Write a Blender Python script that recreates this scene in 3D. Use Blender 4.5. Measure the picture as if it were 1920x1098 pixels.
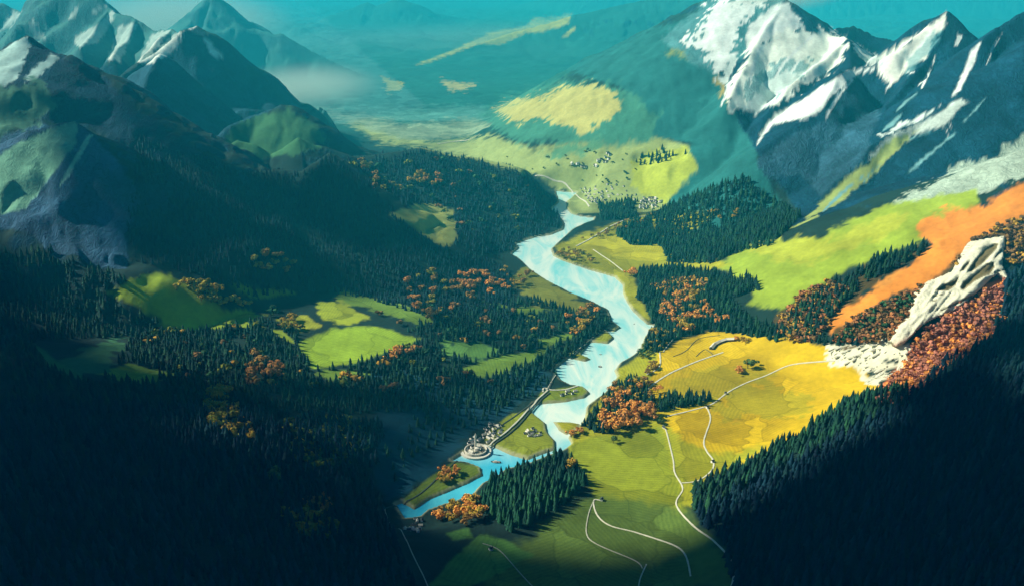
import bpy, math, random
import numpy as np
from mathutils import Vector
random.seed(7); RNG = np.random.default_rng(7)
R_ = math.radians
SC = bpy.context.scene; COL = SC.collection
for o in list(bpy.data.objects): bpy.data.objects.remove(o)

# ------------------------------------------------------------------ camera
CAM_H, PITCH, FPX = 800.0, R_(20), 1663.0            # metres, down tilt, focal length in photo pixels (1920 wide)
cd = bpy.data.cameras.new('camera'); cam = bpy.data.objects.new('camera', cd); COL.objects.link(cam)
cam.location = (0, 0, CAM_H); cam.rotation_euler = (math.pi/2-PITCH, 0, 0)
cd.sensor_width = 36; cd.lens = 36*FPX/1920; cd.clip_start = 1; cd.clip_end = 120000
SC.camera = cam
# ------------------------------------------------------------------ sky, sun, exposure
SUN_EL, SUN_AZ = R_(36), R_(-76)                     # azimuth from +Y towards +X: light comes from the left, slightly beyond
w = bpy.data.worlds.new('World'); SC.world = w; w.use_nodes = True
wt = w.node_tree; sky = wt.nodes.new('ShaderNodeTexSky'); sky.sky_type = 'NISHITA'; sky.sun_disc = False
sky.sun_elevation = SUN_EL; sky.sun_rotation = SUN_AZ; sky.ozone_density = 9; sky.dust_density = .2; sky.altitude = 5000
wt.links.new(sky.outputs[0], wt.nodes['Background'].inputs[0]); wt.nodes['Background'].inputs[1].default_value = .05
sd = Vector((math.sin(SUN_AZ)*math.cos(SUN_EL), math.cos(SUN_AZ)*math.cos(SUN_EL), math.sin(SUN_EL)))
ld = bpy.data.lights.new('sun', 'SUN'); ld.energy = 5.0; ld.angle = R_(1.2); ld.color = (1, .93, .78)
sun = bpy.data.objects.new('sun', ld); COL.objects.link(sun); sun.rotation_euler = sd.to_track_quat('Z', 'Y').to_euler()
SC.view_settings.view_transform = 'Standard'; SC.view_settings.look = 'None'
SC.view_settings.exposure = .85; SC.view_settings.gamma = 1
SC.cycles.use_denoising = True; SC.cycles.volume_bounces = 1; SC.cycles.max_bounces = 6
SC.cycles.diffuse_bounces = 2; SC.cycles.glossy_bounces = 2; SC.cycles.transparent_max_bounces = 8

SHADE_BLOCKERS = True; HAZE_COL = (.03,.68,.82,1); HAZE_D = .95e-4
# ------------------------------------------------------------------ photo pixel <-> place
ct, st_ = math.cos(PITCH), math.sin(PITCH)
def ray(px, py):
    u = (549-py)/FPX
    return ((px-960)/FPX, ct+u*st_, -st_+u*ct)
def PW(px, py, Y):
    d = ray(px, py); s = Y/d[1]
    return (d[0]*s, Y, CAM_H+d[2]*s)
def proj(x, y, z):
    dz = z-CAM_H; dep = y*ct-dz*st_; up = y*st_+dz*ct
    dep = np.maximum(dep, 1.0)
    return 960+FPX*x/dep, 549-FPX*up/dep
# ------------------------------------------------------------------ numpy noise
def _hash(ix, iy, seed):
    n = (ix.astype(np.int64)*374761393 + iy.astype(np.int64)*668265263 + seed*1442695041) & 0xffffffff
    n = ((n ^ (n >> 13))*1274126177) & 0xffffffff
    return ((n ^ (n >> 16)) & 0xffffff)/float(0xffffff)
def vnoise(x, y, seed=0):
    ix = np.floor(x); iy = np.floor(y); fx = x-ix; fy = y-iy
    fx = fx*fx*(3-2*fx); fy = fy*fy*(3-2*fy)
    a = _hash(ix, iy, seed); b = _hash(ix+1, iy, seed); c = _hash(ix, iy+1, seed); d = _hash(ix+1, iy+1, seed)
    return (a*(1-fx)+b*fx)*(1-fy)+(c*(1-fx)+d*fx)*fy
def fbm(x, y, scale, octv=4, seed=0, ridged=False):
    s = np.zeros_like(x, dtype=float); amp = 1.; tot = 0.
    for k in range(octv):
        n = vnoise(x/scale+17.3*k, y/scale-9.1*k, seed+k)*2-1
        if ridged: n = 1-2*np.abs(n)
        s += amp*n; tot += amp; amp *= .5; scale *= .49
    return s/tot
def sstep(a, b, v):
    t = np.clip((v-a)/(b-a), 0, 1); return t*t*(3-2*t)
def poly_sdf(px, py, P):
    """distance inside (+) / outside (-) of polygon P, evaluated only near it"""
    P = np.asarray(P, float)
    d2 = np.full(px.shape, 1e12); ins = np.zeros(px.shape, bool)
    n = len(P)
    for i in range(n):
        ax, ay = P[i]; bx, by = P[(i+1) % n]
        ex, ey = bx-ax, by-ay; L = ex*ex+ey*ey+1e-9
        t = np.clip(((px-ax)*ex+(py-ay)*ey)/L, 0, 1)
        q = (px-ax-t*ex)**2+(py-ay-t*ey)**2
        d2 = np.minimum(d2, q)
        c = (ay > py) != (by > py)
        if by != ay: ins ^= c & (px < (bx-ax)*(py-ay)/(by-ay)+ax)
    d = np.sqrt(d2); return np.where(ins, d, -d)

# ------------------------------------------------------------------ terrain: crest lines (photo x, photo y, distance) with side slopes
# name: (points, slope to the left of travel, slope to the right, rib strength)
RIDGES = {
 'far_left_peak': ([(366,62,7600),(380,25,7500),(400,-12,7500),(450,52,7400),(530,66,7300),(600,105,7200),(700,150,7000)], .9,.85,.5),
 'far_crest': ([(480,70,15000),(560,62,14500),(600,45,14500),(640,22,14500),(655,18,14500),(688,4,14700),(706,16,14700),(748,-4,14800),(800,22,15000),(900,40,16000)], .45,.4,.35),
 'far_crest_b': ([(850,30,21000),(950,15,20000),(1050,-10,19000),(1150,-25,18000),(1300,-20,17000),(1500,-30,17000),(1700,-10,17000),(1950,-20,17000)], .5,.5,.3),
 'band_hill': ([(660,170,7000),(780,125,8000),(860,95,9000),(960,62,9600),(1080,30,9800),(1200,5,9800),(1350,-30,9800)], .5,.35,.3),
 'band_hill_b': ([(520,100,11000),(640,92,10500),(720,80,10500),(800,88,10500),(880,70,11000),(1000,50,12000)], .4,.3,.3),
 'snow_peaks_a': ([(-200,-30,6200),(-20,5,6000),(30,20,6000),(60,35,5800),(110,85,5500),(150,100,5200)], .9,.8,.6),
 'snow_peaks_b': ([(120,-60,5200),(205,18,5000),(218,28,4900),(255,42,4800),(290,62,4700),(322,55,4500),(345,72,4300)], .9,.9,.6),
 'snow_spur_1': ([(205,18,5000),(180,55,4700),(150,90,4400)], 1.,1.,.4),
 'snow_spur_2': ([(255,42,4800),(235,80,4500),(205,115,4200)], 1.,1.,.4),
 'snow_spur_3': ([(322,55,4500),(290,85,4200),(262,120,3950)], 1.,1.,.4),
 'blue_peak': ([(225,150,3700),(265,118,3900),(300,95,4000),(340,65,4100),(368,50,4200),(395,72,4200),(420,105,4200),(442,127,4200),(470,129,4200),(478,150,4200),(496,162,4200),(500,178,4200),(520,192,4200),(570,235,4200),(620,268,4250)], .9,.8,.6),
 'blue_spur': ([(300,95,3750),(280,140,3500),(260,200,3300)], .9,.9,.4),
 'green_hill': ([(400,275,3050),(430,240,3150),(470,220,3250),(500,210,3280),(528,197,3300),(545,199,3300),(560,212,3320),(620,262,3400),(660,272,3450),(735,292,3500)], .7,.6,.4),
 'foot_hills': ([(395,300,2850),(445,265,2950),(478,272,2950),(505,290,2950),(530,280,2950),(560,258,2980),(600,275,3000),(650,290,3000)], .7,.6,.4),
 'left_peaks': ([(-300,-40,2900),(-80,60,2900),(0,108,2900),(30,80,2900),(52,68,2900),(58,76,2900),(80,88,2880),(95,100,2860),(112,104,2860),(122,116,2850),(132,109,2840),(160,138,2840),(180,148,2840),(195,140,2840),(215,150,2820),(262,210,2760),(320,262,2720),(390,292,2700),(420,312,2680),(448,327,2670),(510,318,2680),(570,322,2690),(600,300,2700),(618,289,2710),(640,300,2720),(690,335,2700),(735,385,2650),(780,432,2560),(850,470,2480),(925,490,2440)], .75,.42,.45),
 'left_crag': ([(-250,150,2250),(-60,300,2200),(0,275,2230),(60,248,2250),(140,228,2300),(165,255,2290),(215,300,2270),(250,350,2240),(262,385,2200),(235,440,2150),(235,500,2110),(300,545,2090)], .75,.62,.5),
 'headland': ([(560,300,3050),(700,292,3120),(790,278,3200),(850,292,3200),(905,300,3200),(955,312,3150),(1000,335,3080),(1035,370,2980)], .5,.40,.3),
 'right_shoulder': ([(1040,150,5900),(1080,122,5500),(1110,104,5200),(1150,90,5000),(1210,62,4700),(1260,35,4500),(1310,8,4350),(1345,-5,4250),(1400,-22,4150),(1440,-8,4080),(1474,4,4000)], .58,.58,.06),
 'right_crest': ([(1474,4,4000),(1490,18,4000),(1530,42,4100),(1560,55,4150),(1600,48,4200),(1640,65,4150),(1690,80,4000),(1720,60,3700),(1752,40,3500),(1776,21,3400)], .9,.9,.7),
 'peak_spur': ([(1776,21,3400),(1765,70,3300),(1735,118,3200),(1700,155,3100),(1660,200,3000)], 1.,1.1,.6),
 'snow_face_1': ([(1474,4,4000),(1440,50,3850),(1415,90,3700),(1390,140,3500),(1366,190,3350)], .75,.8,.6),
 'snow_face_2': ([(1515,55,3950),(1575,70,3750),(1590,78,3650),(1540,120,3500),(1480,165,3350),(1430,225,3200),(1418,270,3100)], .85,.95,.6),
 'saddle': ([(1590,78,3650),(1595,130,3350),(1635,127,3300),(1680,105,3300),(1776,21,3400)], .9,.9,.5),
 'dark_knob': ([(1595,130,3350),(1570,145,3150),(1545,200,3000),(1500,230,2950),(1440,270,2900),(1420,300,2850)], .8,.75,.5),
 'right_spur': ([(1990,-20,3200),(1920,30,3150),(1870,55,3100),(1838,82,3000),(1820,120,2950),(1795,165,2880),(1818,190,2760),(1740,225,2720),(1680,250,2680),(1625,285,2640),(1575,335,2600),(1530,375,2560),(1490,425,2520)], .85,.85,.3),
 'right_back': ([(2300,-80,3000),(2050,20,2900),(1960,70,2800),(1900,150,2700),(1850,230,2620),(1800,290,2540),(1720,340,2480),(1660,385,2440)], .8,.6,.25),
 'orange_hill': ([(1620,640,1800),(1700,560,1820),(1760,520,1840),(1820,470,1850),(1885,430,1880),(1960,360,1950),(2080,260,2050),(2300,150,2100)], .42,.55,.08),
 'meadow_hill': ([(1500,560,2100),(1600,500,2150),(1700,440,2250),(1780,400,2300),(1900,340,2350)], .30,.30,.06),
}
HILLS_W = {   # gentler hills outside or at the edge of the frame, world metres
 'near_right': ([(260,380,170),(560,650,230),(820,900,290),(1080,1180,300),(1180,1500,250)], .5,.55,.05),
 'near_left': ([(-150,250,150),(-420,620,170),(-760,1000,190),(-1150,1500,170),(-1500,1900,200)], .4,.26,.2),
 'bench': ([(-900,1950,70),(-600,1900,48),(-350,1880,34),(-150,1900,14)], .12,.12,.1),
 'wall_left': ([(-2600,800,900),(-2700,2000,1000),(-2900,3200,1050)], .75,.75,.4),
}
def ridge_height(X, Y, pts, sl, sr, rib, seed, soft=4.):
    H = np.full(X.shape, -1e4)
    pts = np.array(pts, float); s0 = 0.
    xmin, xmax = pts[:,0].min(), pts[:,0].max(); ymin, ymax = pts[:,1].min(), pts[:,1].max()
    reach = (pts[:,2].max()+60)/min(sl, sr)*1.25
    m = (X > xmin-reach)&(X < xmax+reach)&(Y > ymin-reach)&(Y < ymax+reach)
    x = X[m]; y = Y[m]; best = np.full(x.shape, -1e4)
    if x.size == 0: return H
    for i in range(len(pts)-1):
        a = pts[i]; b = pts[i+1]; e = b-a; L2 = e[0]**2+e[1]**2+1e-6; L = math.sqrt(L2)
        t = np.clip(((x-a[0])*e[0]+(y-a[1])*e[1])/L2, 0, 1)
        dx = x-a[0]-t*e[0]; dy = y-a[1]-t*e[1]; d = np.sqrt(dx*dx+dy*dy+soft*soft)-soft
        side = e[0]*dy-e[1]*dx                      # >0 left of travel
        ang = np.arctan2(dy, dx)
        s = s0+t*L
        if i in (0, len(pts)-2):
            al = (dx*e[0]+dy*e[1])/L; pp = np.abs(side)/L+1e-6
            s = s+np.where(((t <= 0) if i == 0 else False)|((t >= 1) if i == len(pts)-2 else False), np.arctan2(al, pp)*60, 0)
        sl_ = sr+(sl-sr)*(.5+.5*np.clip(side/(L*(np.sqrt(dx*dx+dy*dy)+1e-3)), -1, 1))
        wv_ = 38*(vnoise(x/150., y/150., seed+9)-.5)*2+14*(vnoise(x/48., y/48., seed+11)-.5)*2; ribn = vnoise((s+wv_)/88., d/260., seed)*.66+vnoise((s+1.5*wv_)/34., d/110., seed+3)*.34
        zl = a[2]+t*e[2]-sl_*d
        z = zl-55*np.tanh(sl_*d*rib*(ribn-.5)*1.5*np.minimum(d/60., 1)/55)*np.clip(zl/110, 0, 1)
        best = np.maximum(best, z); s0 += L
    H[m] = best
    return H

# river and its islands (photo pixels on the flat valley floor)
RIVER = [(1042,358),(1082,361),(1062,378),(1062,390),(1070,400),(1087,405),(1113,408),(1112,413),(1097,418),(1075,428),(1063,438),(1047,453),(1033,466),
 (1037,479),(1057,489),(1107,506),(1153,519),(1167,533),(1170,556),(1187,583),(1213,606),(1230,609),(1220,619),(1210,629),(1200,653),(1190,663),(1163,679),
 (1152,693),(1157,706),(1147,719),(1137,732),(1120,745),(1100,760),(1097,779),(1090,794),(1076,806),(1066,818),(1072,830),(1056,843),(1040,847),(990,867),(947,878),(930,891),
 (903,905),(887,924),(853,937),(800,954),(787,966),(760,970),(743,945),(753,941),(777,953),(807,933),(840,920),(873,906),(905,890),(903,875),(873,864),(846,863),
 (870,848),(917,832),(960,852),(990,860),(1042,840),(1040,825),(1027,809),(1023,792),(993,769),(1000,757),(1060,752),(1095,745),(1106,735),(1092,723),(1070,720),
 (1054,713),(1037,694),(1066,670),(1097,676),(1109,672),(1090,664),(1098,652),(1106,640),(1140,643),(1152,632),(1138,620),(1153,621),(1164,613),(1147,599),(1140,579),(1107,563),(1073,549),
 (1027,526),(993,503),(973,483),(960,476),(974,464),(968,457),(985,450),(1005,444),(1032,440),(1057,430),(1059,418),(1050,405),(1034,392),(1049,378)]
SPIT = [(1037,789),(1090,793),(1084,804),(1062,813),(1048,806)]
def flat(P, z=0.):
    out = []
    for px, py in P:
        d = ray(px, py); s = (z-CAM_H)/d[2]; out.append((d[0]*s, d[1]*s))
    return out
RIVER_W, SPIT_W = flat(RIVER), flat(SPIT)

def height(X, Y):
    n_low = fbm(X, Y, 900, 3, 11); n_mid = fbm(X, Y, 260, 4, 5)
    far = sstep(5000, 12000, Y)
    H = 4+3*n_mid+far*(90*n_low+60*n_mid)
    R = np.full(X.shape, -1e4)
    for k, (nm, (pts, sl, sr, rb)) in enumerate(RIDGES.items()):
        R = np.maximum(R, ridge_height(X, Y, [PW(*p) for p in pts], sl, sr, rb, 100+7*k, 30. if nm in ('orange_hill','meadow_hill','headland') else 4.))
    for k, (nm, (pts, sl, sr, rb)) in enumerate(HILLS_W.items()):
        R = np.maximum(R, ridge_height(X, Y, pts, sl, sr, rb, 500+7*k, 40.))
    d = R-H; kk = 18.                                             # soft foot of the slopes
    Hs = np.where(d > kk*6, R, H+kk*np.log1p(np.exp(np.clip(d/kk, -30, 30))))
    rough = sstep(30, 260, Hs)
    Hs = Hs+rough*(5*fbm(X, Y, 75, 4, 31, True)+5*n_mid)
    Hs = Hs+sstep(170, 420, Hs)*(15*fbm(X, Y, 210, 3, 61, True)+(Y > 4500)*14*fbm(X, Y, 420, 2, 66, True))
    m = (Y < 3800)&(np.abs(X) < 900)
    sdf = np.full(X.shape, -500.)
    r = poly_sdf(X[m], Y[m], RIVER_W); sp = poly_sdf(X[m], Y[m], SPIT_W)
    r = np.minimum(r, -sp)
    r = r+1.8*fbm(X[m], Y[m], 22, 3, 77)
    sdf[m] = r
    fl = sstep(-120, -25, sdf)                                    # flat flood plain near the river
    Hs = Hs*(1-fl)+fl*np.minimum(Hs, 3.2)
    Hs = np.where(sdf > -14, -1.2*np.clip(sdf, -3, 4)-1.2+np.clip(-sdf-3, 0, 11)*.09, Hs)
    return Hs, sdf

NR, NC = 1230, 1250; Y0, Y1 = 260., 40000.
def halfw(y): return .82*y+380
rr = np.arange(NR)/(NR-1); yy = Y0*(Y1/Y0)**rr; cc = np.arange(NC)/(NC-1)*2-1
GY = np.repeat(yy[:, None], NC, 1); GX = cc[None, :]*halfw(GY)
GH, GS = height(GX, GY)
def hsample(x, y, G=None):
    G = GH if G is None else G
    x = np.asarray(x, float); y = np.asarray(y, float)
    v = np.clip(np.log(np.maximum(y, Y0)/Y0)/math.log(Y1/Y0)*(NR-1), 0, NR-1.001); i = v.astype(int)
    # linear in true y between rows
    fy = (y-yy[i])/(yy[i+1]-yy[i]); fy = np.clip(fy, 0, 1)
    def row(ii):
        u = np.clip((x/halfw(yy[ii])+1)*.5*(NC-1), 0, NC-1.001); j = u.astype(int); f = u-j
        return G[ii, j]*(1-f)+G[ii, j+1]*f
    return row(i)*(1-fy)+row(i+1)*fy
def ground(px, py):
    """first point of the terrain seen along a photo pixel"""
    d = ray(px, py); s = np.geomspace(500, 24000, 2600); x = d[0]*s; y = d[1]*s; z = CAM_H+d[2]*s
    h = hsample(x, y); k = np.argmax(z < h)
    if k == 0: k = len(s)-1
    a, b = s[k-1], s[k]
    for _ in range(12):
        m = (a+b)/2
        if CAM_H+d[2]*m < float(hsample(d[0]*m, d[1]*m)): b = m
        else: a = m
    s1 = (a+b)/2; return Vector((d[0]*s1, d[1]*s1, float(hsample(d[0]*s1, d[1]*s1))))
GPX, GPY = proj(GX, GY, GH)

# ------------------------------------------------------------------ ground cover (albedo per terrain vertex)
C_FLOOR = (.012,.036,.03); C_YEL = (.60,.42,.010); C_YG = (.33,.34,.02); C_GR = (.12,.22,.03); C_DG = (.03,.09,.035)
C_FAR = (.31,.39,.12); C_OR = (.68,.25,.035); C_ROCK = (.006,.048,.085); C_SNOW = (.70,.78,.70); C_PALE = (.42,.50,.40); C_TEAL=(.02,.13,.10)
C_LIME = (.27,.38,.035); C_SCREE=(.62,.62,.45); C_BR=(.16,.10,.03); C_GREY=(.16,.26,.22)
cov = np.zeros(GX.shape+(3,)); cov[:] = C_FLOOR
rock = np.zeros(GX.shape)
NZ1 = fbm(GX, GY, 120, 4, 201); NZ2 = fbm(GX, GY, 30, 3, 207); NZ3 = fbm(GX, GY, 12, 2, 231)
DX = np.zeros_like(GX)
gy_, gx_ = np.gradient(GH); dxg = np.gradient(GX, axis=1); dyg = np.gradient(GY, axis=0)
SX = gx_/dxg; SY = gy_/dyg; SLOPE = np.sqrt(SX**2+SY**2)
# base by nature: distant open land, rock on steep high ground
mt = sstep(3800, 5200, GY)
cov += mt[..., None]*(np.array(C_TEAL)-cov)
rk = sstep(.62, .85, SLOPE+NZ2*.2)*sstep(120, 260, GH)
cov += rk[..., None]*(np.array(C_ROCK)-cov); rock = rk.copy()
def cover(P, colr, soft=3., rough=6., ymin=0, ymax=1e9, amt=1., streak=None, rk=0., nz=None, world=False):
    """lay a cover inside outline P (traced on the photo, valid between two distances) with a ragged natural edge"""
    global cov, rock
    P = np.asarray(P, float)
    x0, x1 = P[:,0].min()-30, P[:,0].max()+30; y0, y1 = P[:,1].min()-30, P[:,1].max()+30
    m = (GPX > x0)&(GPX < x1)&(GPY > y0)&(GPY < y1)&(GY > ymin)&(GY < ymax)
    if not m.any(): return
    s = poly_sdf(GPX[m], GPY[m], P)
    n = NZ2[m]+.6*NZ1[m]+.5*NZ3[m]
    a = sstep(-soft, soft, s+rough*n)
    if streak:                                          # streaks running down the slope
        fx, L, W = streak
        g = np.arctan2(fx[1], fx[0]); u = GX[m]*math.cos(g)+GH[m]*.6*math.sin(g); v = -GX[m]*math.sin(g)+GH[m]*.9*math.cos(g)+GY[m]*.35
        q = vnoise(u/L, v/W, 333)*.65+vnoise(u/L*2.3, v/W*2.3, 334)*.35
        a = a*sstep(.42, .5, q+np.clip(s/150, 0, .12))
    a = a*amt
    cov[m] += a[:, None]*(np.array(colr)-cov[m]); rock[m] = rock[m]*(1-a)+rk*a

# far country
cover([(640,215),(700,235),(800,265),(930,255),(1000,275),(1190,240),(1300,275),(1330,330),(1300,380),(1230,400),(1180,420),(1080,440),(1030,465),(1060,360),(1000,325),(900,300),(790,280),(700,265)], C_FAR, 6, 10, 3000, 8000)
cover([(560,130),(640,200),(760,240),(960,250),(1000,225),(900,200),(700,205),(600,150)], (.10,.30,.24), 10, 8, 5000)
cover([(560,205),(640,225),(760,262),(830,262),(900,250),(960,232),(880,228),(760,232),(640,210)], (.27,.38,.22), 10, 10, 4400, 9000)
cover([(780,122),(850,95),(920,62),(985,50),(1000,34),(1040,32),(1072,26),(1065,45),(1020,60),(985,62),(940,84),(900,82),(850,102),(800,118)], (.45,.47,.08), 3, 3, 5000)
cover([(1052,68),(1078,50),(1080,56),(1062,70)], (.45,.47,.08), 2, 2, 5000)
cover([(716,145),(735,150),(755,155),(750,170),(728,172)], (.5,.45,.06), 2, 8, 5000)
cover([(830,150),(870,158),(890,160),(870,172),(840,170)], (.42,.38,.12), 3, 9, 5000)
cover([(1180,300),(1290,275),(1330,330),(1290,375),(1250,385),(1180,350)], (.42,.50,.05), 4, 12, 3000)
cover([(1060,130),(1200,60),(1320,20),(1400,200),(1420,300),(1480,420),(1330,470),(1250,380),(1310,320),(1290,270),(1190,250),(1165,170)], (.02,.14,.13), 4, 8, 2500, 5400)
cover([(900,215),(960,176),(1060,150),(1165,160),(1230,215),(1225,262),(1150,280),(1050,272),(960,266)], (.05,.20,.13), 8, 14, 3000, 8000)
cover([(925,205),(975,188),(1020,182),(1050,163),(1110,157),(1160,175),(1166,212),(1130,225),(1090,250),(1060,236),(1010,222),(965,230)], (.44,.43,.12), 3, 14, 3000, 8000)
cover([(1010,285),(1080,262),(1150,262),(1120,285),(1050,296)], (.10,.26,.13), 6, 14, 3000, 8000)
cover([(1250,100),(1330,60),(1385,85),(1330,120)], (.30,.34,.05), 6, 8)
cover([(1330,150),(1400,110),(1390,170),(1420,240),(1370,200)], (.36,.30,.07), 4, 14)
# right massif
cover([(1320,60),(1400,0),(1474,0),(1530,40),(1690,80),(1776,10),(1930,10),(1930,400),(1640,400),(1560,448),(1450,456),(1500,400),(1430,300),(1370,200)], C_ROCK, 3, 4, 2300, 4600, rk=1.)
cover([(1240,70),(1330,0),(1400,-15),(1470,0),(1440,60),(1395,110),(1330,140),(1300,120)], (.08,.24,.24), 6, 10, 3000, 4600, rk=.4)
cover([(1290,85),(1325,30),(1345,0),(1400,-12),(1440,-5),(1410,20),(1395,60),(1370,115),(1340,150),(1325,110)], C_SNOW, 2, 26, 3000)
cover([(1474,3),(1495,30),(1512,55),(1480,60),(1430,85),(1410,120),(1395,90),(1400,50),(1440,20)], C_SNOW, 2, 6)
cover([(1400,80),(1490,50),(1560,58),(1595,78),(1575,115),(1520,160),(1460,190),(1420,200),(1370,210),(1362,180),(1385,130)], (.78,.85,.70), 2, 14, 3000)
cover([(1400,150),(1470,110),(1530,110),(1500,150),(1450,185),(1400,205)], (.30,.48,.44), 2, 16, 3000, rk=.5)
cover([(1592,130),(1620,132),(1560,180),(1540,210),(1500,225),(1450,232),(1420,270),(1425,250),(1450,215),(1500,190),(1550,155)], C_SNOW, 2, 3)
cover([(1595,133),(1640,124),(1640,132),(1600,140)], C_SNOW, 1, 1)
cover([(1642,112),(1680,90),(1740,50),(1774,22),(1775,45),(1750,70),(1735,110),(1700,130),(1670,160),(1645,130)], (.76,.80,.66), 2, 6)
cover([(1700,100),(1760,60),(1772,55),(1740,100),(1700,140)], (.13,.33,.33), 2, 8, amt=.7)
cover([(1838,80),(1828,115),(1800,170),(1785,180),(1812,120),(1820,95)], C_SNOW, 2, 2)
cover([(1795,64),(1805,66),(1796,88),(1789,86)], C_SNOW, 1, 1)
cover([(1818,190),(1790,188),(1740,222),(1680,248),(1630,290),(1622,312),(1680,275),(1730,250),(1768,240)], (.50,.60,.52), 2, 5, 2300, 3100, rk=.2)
cover([(1740,232),(1680,258),(1630,300),(1570,345),(1500,420),(1470,440),(1560,390),(1640,330),(1690,275)], (.30,.38,.10), 2, 6, 2300, 3100)
cover([(1930,240),(1870,290),(1810,300),(1770,335),(1700,365),(1650,400),(1700,398),(1780,380),(1850,360),(1930,330)], (.40,.52,.40), 2, 14, 2000, 3200, rk=.7)
cover([(1420,300),(1480,260),(1560,220),(1590,150),(1650,210),(1620,300),(1540,370),(1500,330),(1440,330)], (.03,.10,.15), 3, 6, 2400, 3300, rk=1.)
def gully(P, wd, colr=C_SNOW, **kw):
    Q = [(x+wd*.5*(1 if 0 < i < len(P)-1 else .3), y+wd*.2) for i, (x, y) in enumerate(P)]+[(x-wd*.5*(1 if 0 < i < len(P)-1 else .3), y-wd*.2) for i, (x, y) in reversed(list(enumerate(P)))]
    cover(Q, colr, 1.2, 1.6, 2200, 4400, **kw)
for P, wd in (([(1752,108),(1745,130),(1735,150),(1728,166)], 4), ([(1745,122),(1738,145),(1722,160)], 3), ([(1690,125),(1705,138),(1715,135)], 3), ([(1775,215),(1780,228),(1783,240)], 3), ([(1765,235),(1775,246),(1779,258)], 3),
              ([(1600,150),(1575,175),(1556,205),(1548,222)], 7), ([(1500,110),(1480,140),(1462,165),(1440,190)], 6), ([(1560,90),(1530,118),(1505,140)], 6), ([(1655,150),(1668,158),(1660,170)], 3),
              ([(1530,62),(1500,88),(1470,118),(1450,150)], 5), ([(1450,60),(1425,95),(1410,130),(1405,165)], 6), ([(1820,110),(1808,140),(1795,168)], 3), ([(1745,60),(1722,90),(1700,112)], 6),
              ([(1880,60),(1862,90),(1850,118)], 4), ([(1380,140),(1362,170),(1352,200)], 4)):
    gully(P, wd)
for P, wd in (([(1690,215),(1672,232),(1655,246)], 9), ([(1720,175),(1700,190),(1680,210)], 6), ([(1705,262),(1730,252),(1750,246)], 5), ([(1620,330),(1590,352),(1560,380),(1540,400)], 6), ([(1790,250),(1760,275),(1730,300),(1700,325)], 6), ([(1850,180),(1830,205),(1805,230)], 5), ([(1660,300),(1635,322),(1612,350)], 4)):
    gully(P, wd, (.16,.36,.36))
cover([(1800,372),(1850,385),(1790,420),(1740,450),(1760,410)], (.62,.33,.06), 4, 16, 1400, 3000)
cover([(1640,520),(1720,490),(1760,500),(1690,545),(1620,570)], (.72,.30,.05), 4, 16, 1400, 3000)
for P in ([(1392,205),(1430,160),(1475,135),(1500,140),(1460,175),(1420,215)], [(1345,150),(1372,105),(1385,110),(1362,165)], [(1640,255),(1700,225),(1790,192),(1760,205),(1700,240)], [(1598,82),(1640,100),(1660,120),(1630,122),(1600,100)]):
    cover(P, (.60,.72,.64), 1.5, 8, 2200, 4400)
# right slopes
cover([(1340,500),(1400,465),(1460,452),(1540,446),(1590,415),(1660,385),(1730,372),(1830,360),(1840,380),(1760,440),(1680,470),(1600,500),(1520,545),(1470,580),(1400,570),(1420,530)], C_LIME, 4, 8, 1600, 3600)
cover([(1400,465),(1460,452),(1560,446),(1650,405),(1700,400),(1690,430),(1600,470),(1500,500)], (.38,.42,.04), 6, 14, 1600, 3600, amt=.8)
cover([(1930,330),(1850,380),(1740,400),(1715,430),(1750,460),(1660,530),(1600,560),(1550,590),(1560,625),(1640,570),(1740,540),(1800,480),(1870,430),(1930,410)], C_OR, 5, 14, 1400, 3000)
cover([(1930,415),(1870,430),(1800,490),(1740,545),(1650,575),(1560,630),(1580,650),(1680,640),(1710,560),(1820,470),(1890,450),(1930,500)], (.10,.065,.02), 5, 12, 1400, 3000)
cover([(1470,580),(1560,530),(1660,480),(1740,458),(1710,490),(1650,530),(1590,570),(1530,620),(1440,620)], (.07,.055,.02), 4, 10, 1400, 3000)
cover([(1890,520),(1860,640),(1760,690),(1700,750),(1660,770),(1640,730),(1680,690),(1720,640),(1800,590),(1850,530)], (.62,.18,.05), 4, 12, 1300, 3000)
# valley floor right of the river
cover([(1085,440),(1200,405),(1350,395),(1250,470),(1370,495),(1340,505),(1200,500),(1180,530),(1180,590),(1220,640),(1170,560),(1160,520),(1060,485),(1040,462)], C_YG, 4, 5, 1700, 3300)
cover([(1105,440),(1190,445),(1250,465),(1230,490),(1180,485),(1120,470),(1060,480)], (.44,.42,.02), 2, 4)
cover([(1040,480),(1150,520),(1170,560),(1230,615),(1200,665),(1150,700),(1160,720),(1110,760),(1060,830),(1100,900),(1120,935),(1300,950),(1360,880),(1240,640),(1200,560),(1190,520)], C_YG, 4, 4, 1100, 2600)
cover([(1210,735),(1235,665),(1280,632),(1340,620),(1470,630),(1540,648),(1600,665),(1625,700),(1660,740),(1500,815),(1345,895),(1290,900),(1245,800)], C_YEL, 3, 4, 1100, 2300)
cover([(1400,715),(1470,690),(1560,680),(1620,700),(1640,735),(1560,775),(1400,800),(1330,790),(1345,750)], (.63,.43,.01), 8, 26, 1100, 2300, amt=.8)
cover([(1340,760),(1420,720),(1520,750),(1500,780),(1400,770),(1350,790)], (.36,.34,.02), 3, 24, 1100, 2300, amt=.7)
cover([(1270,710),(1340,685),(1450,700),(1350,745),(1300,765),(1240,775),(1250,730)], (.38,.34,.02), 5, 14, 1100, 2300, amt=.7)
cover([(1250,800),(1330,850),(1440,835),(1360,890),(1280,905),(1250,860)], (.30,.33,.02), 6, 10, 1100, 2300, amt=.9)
cover([(1060,830),(1240,800),(1260,880),(1290,960),(1230,1000),(1120,940),(1100,900)], (.24,.29,.02), 4, 6, 1000, 2300)
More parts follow.
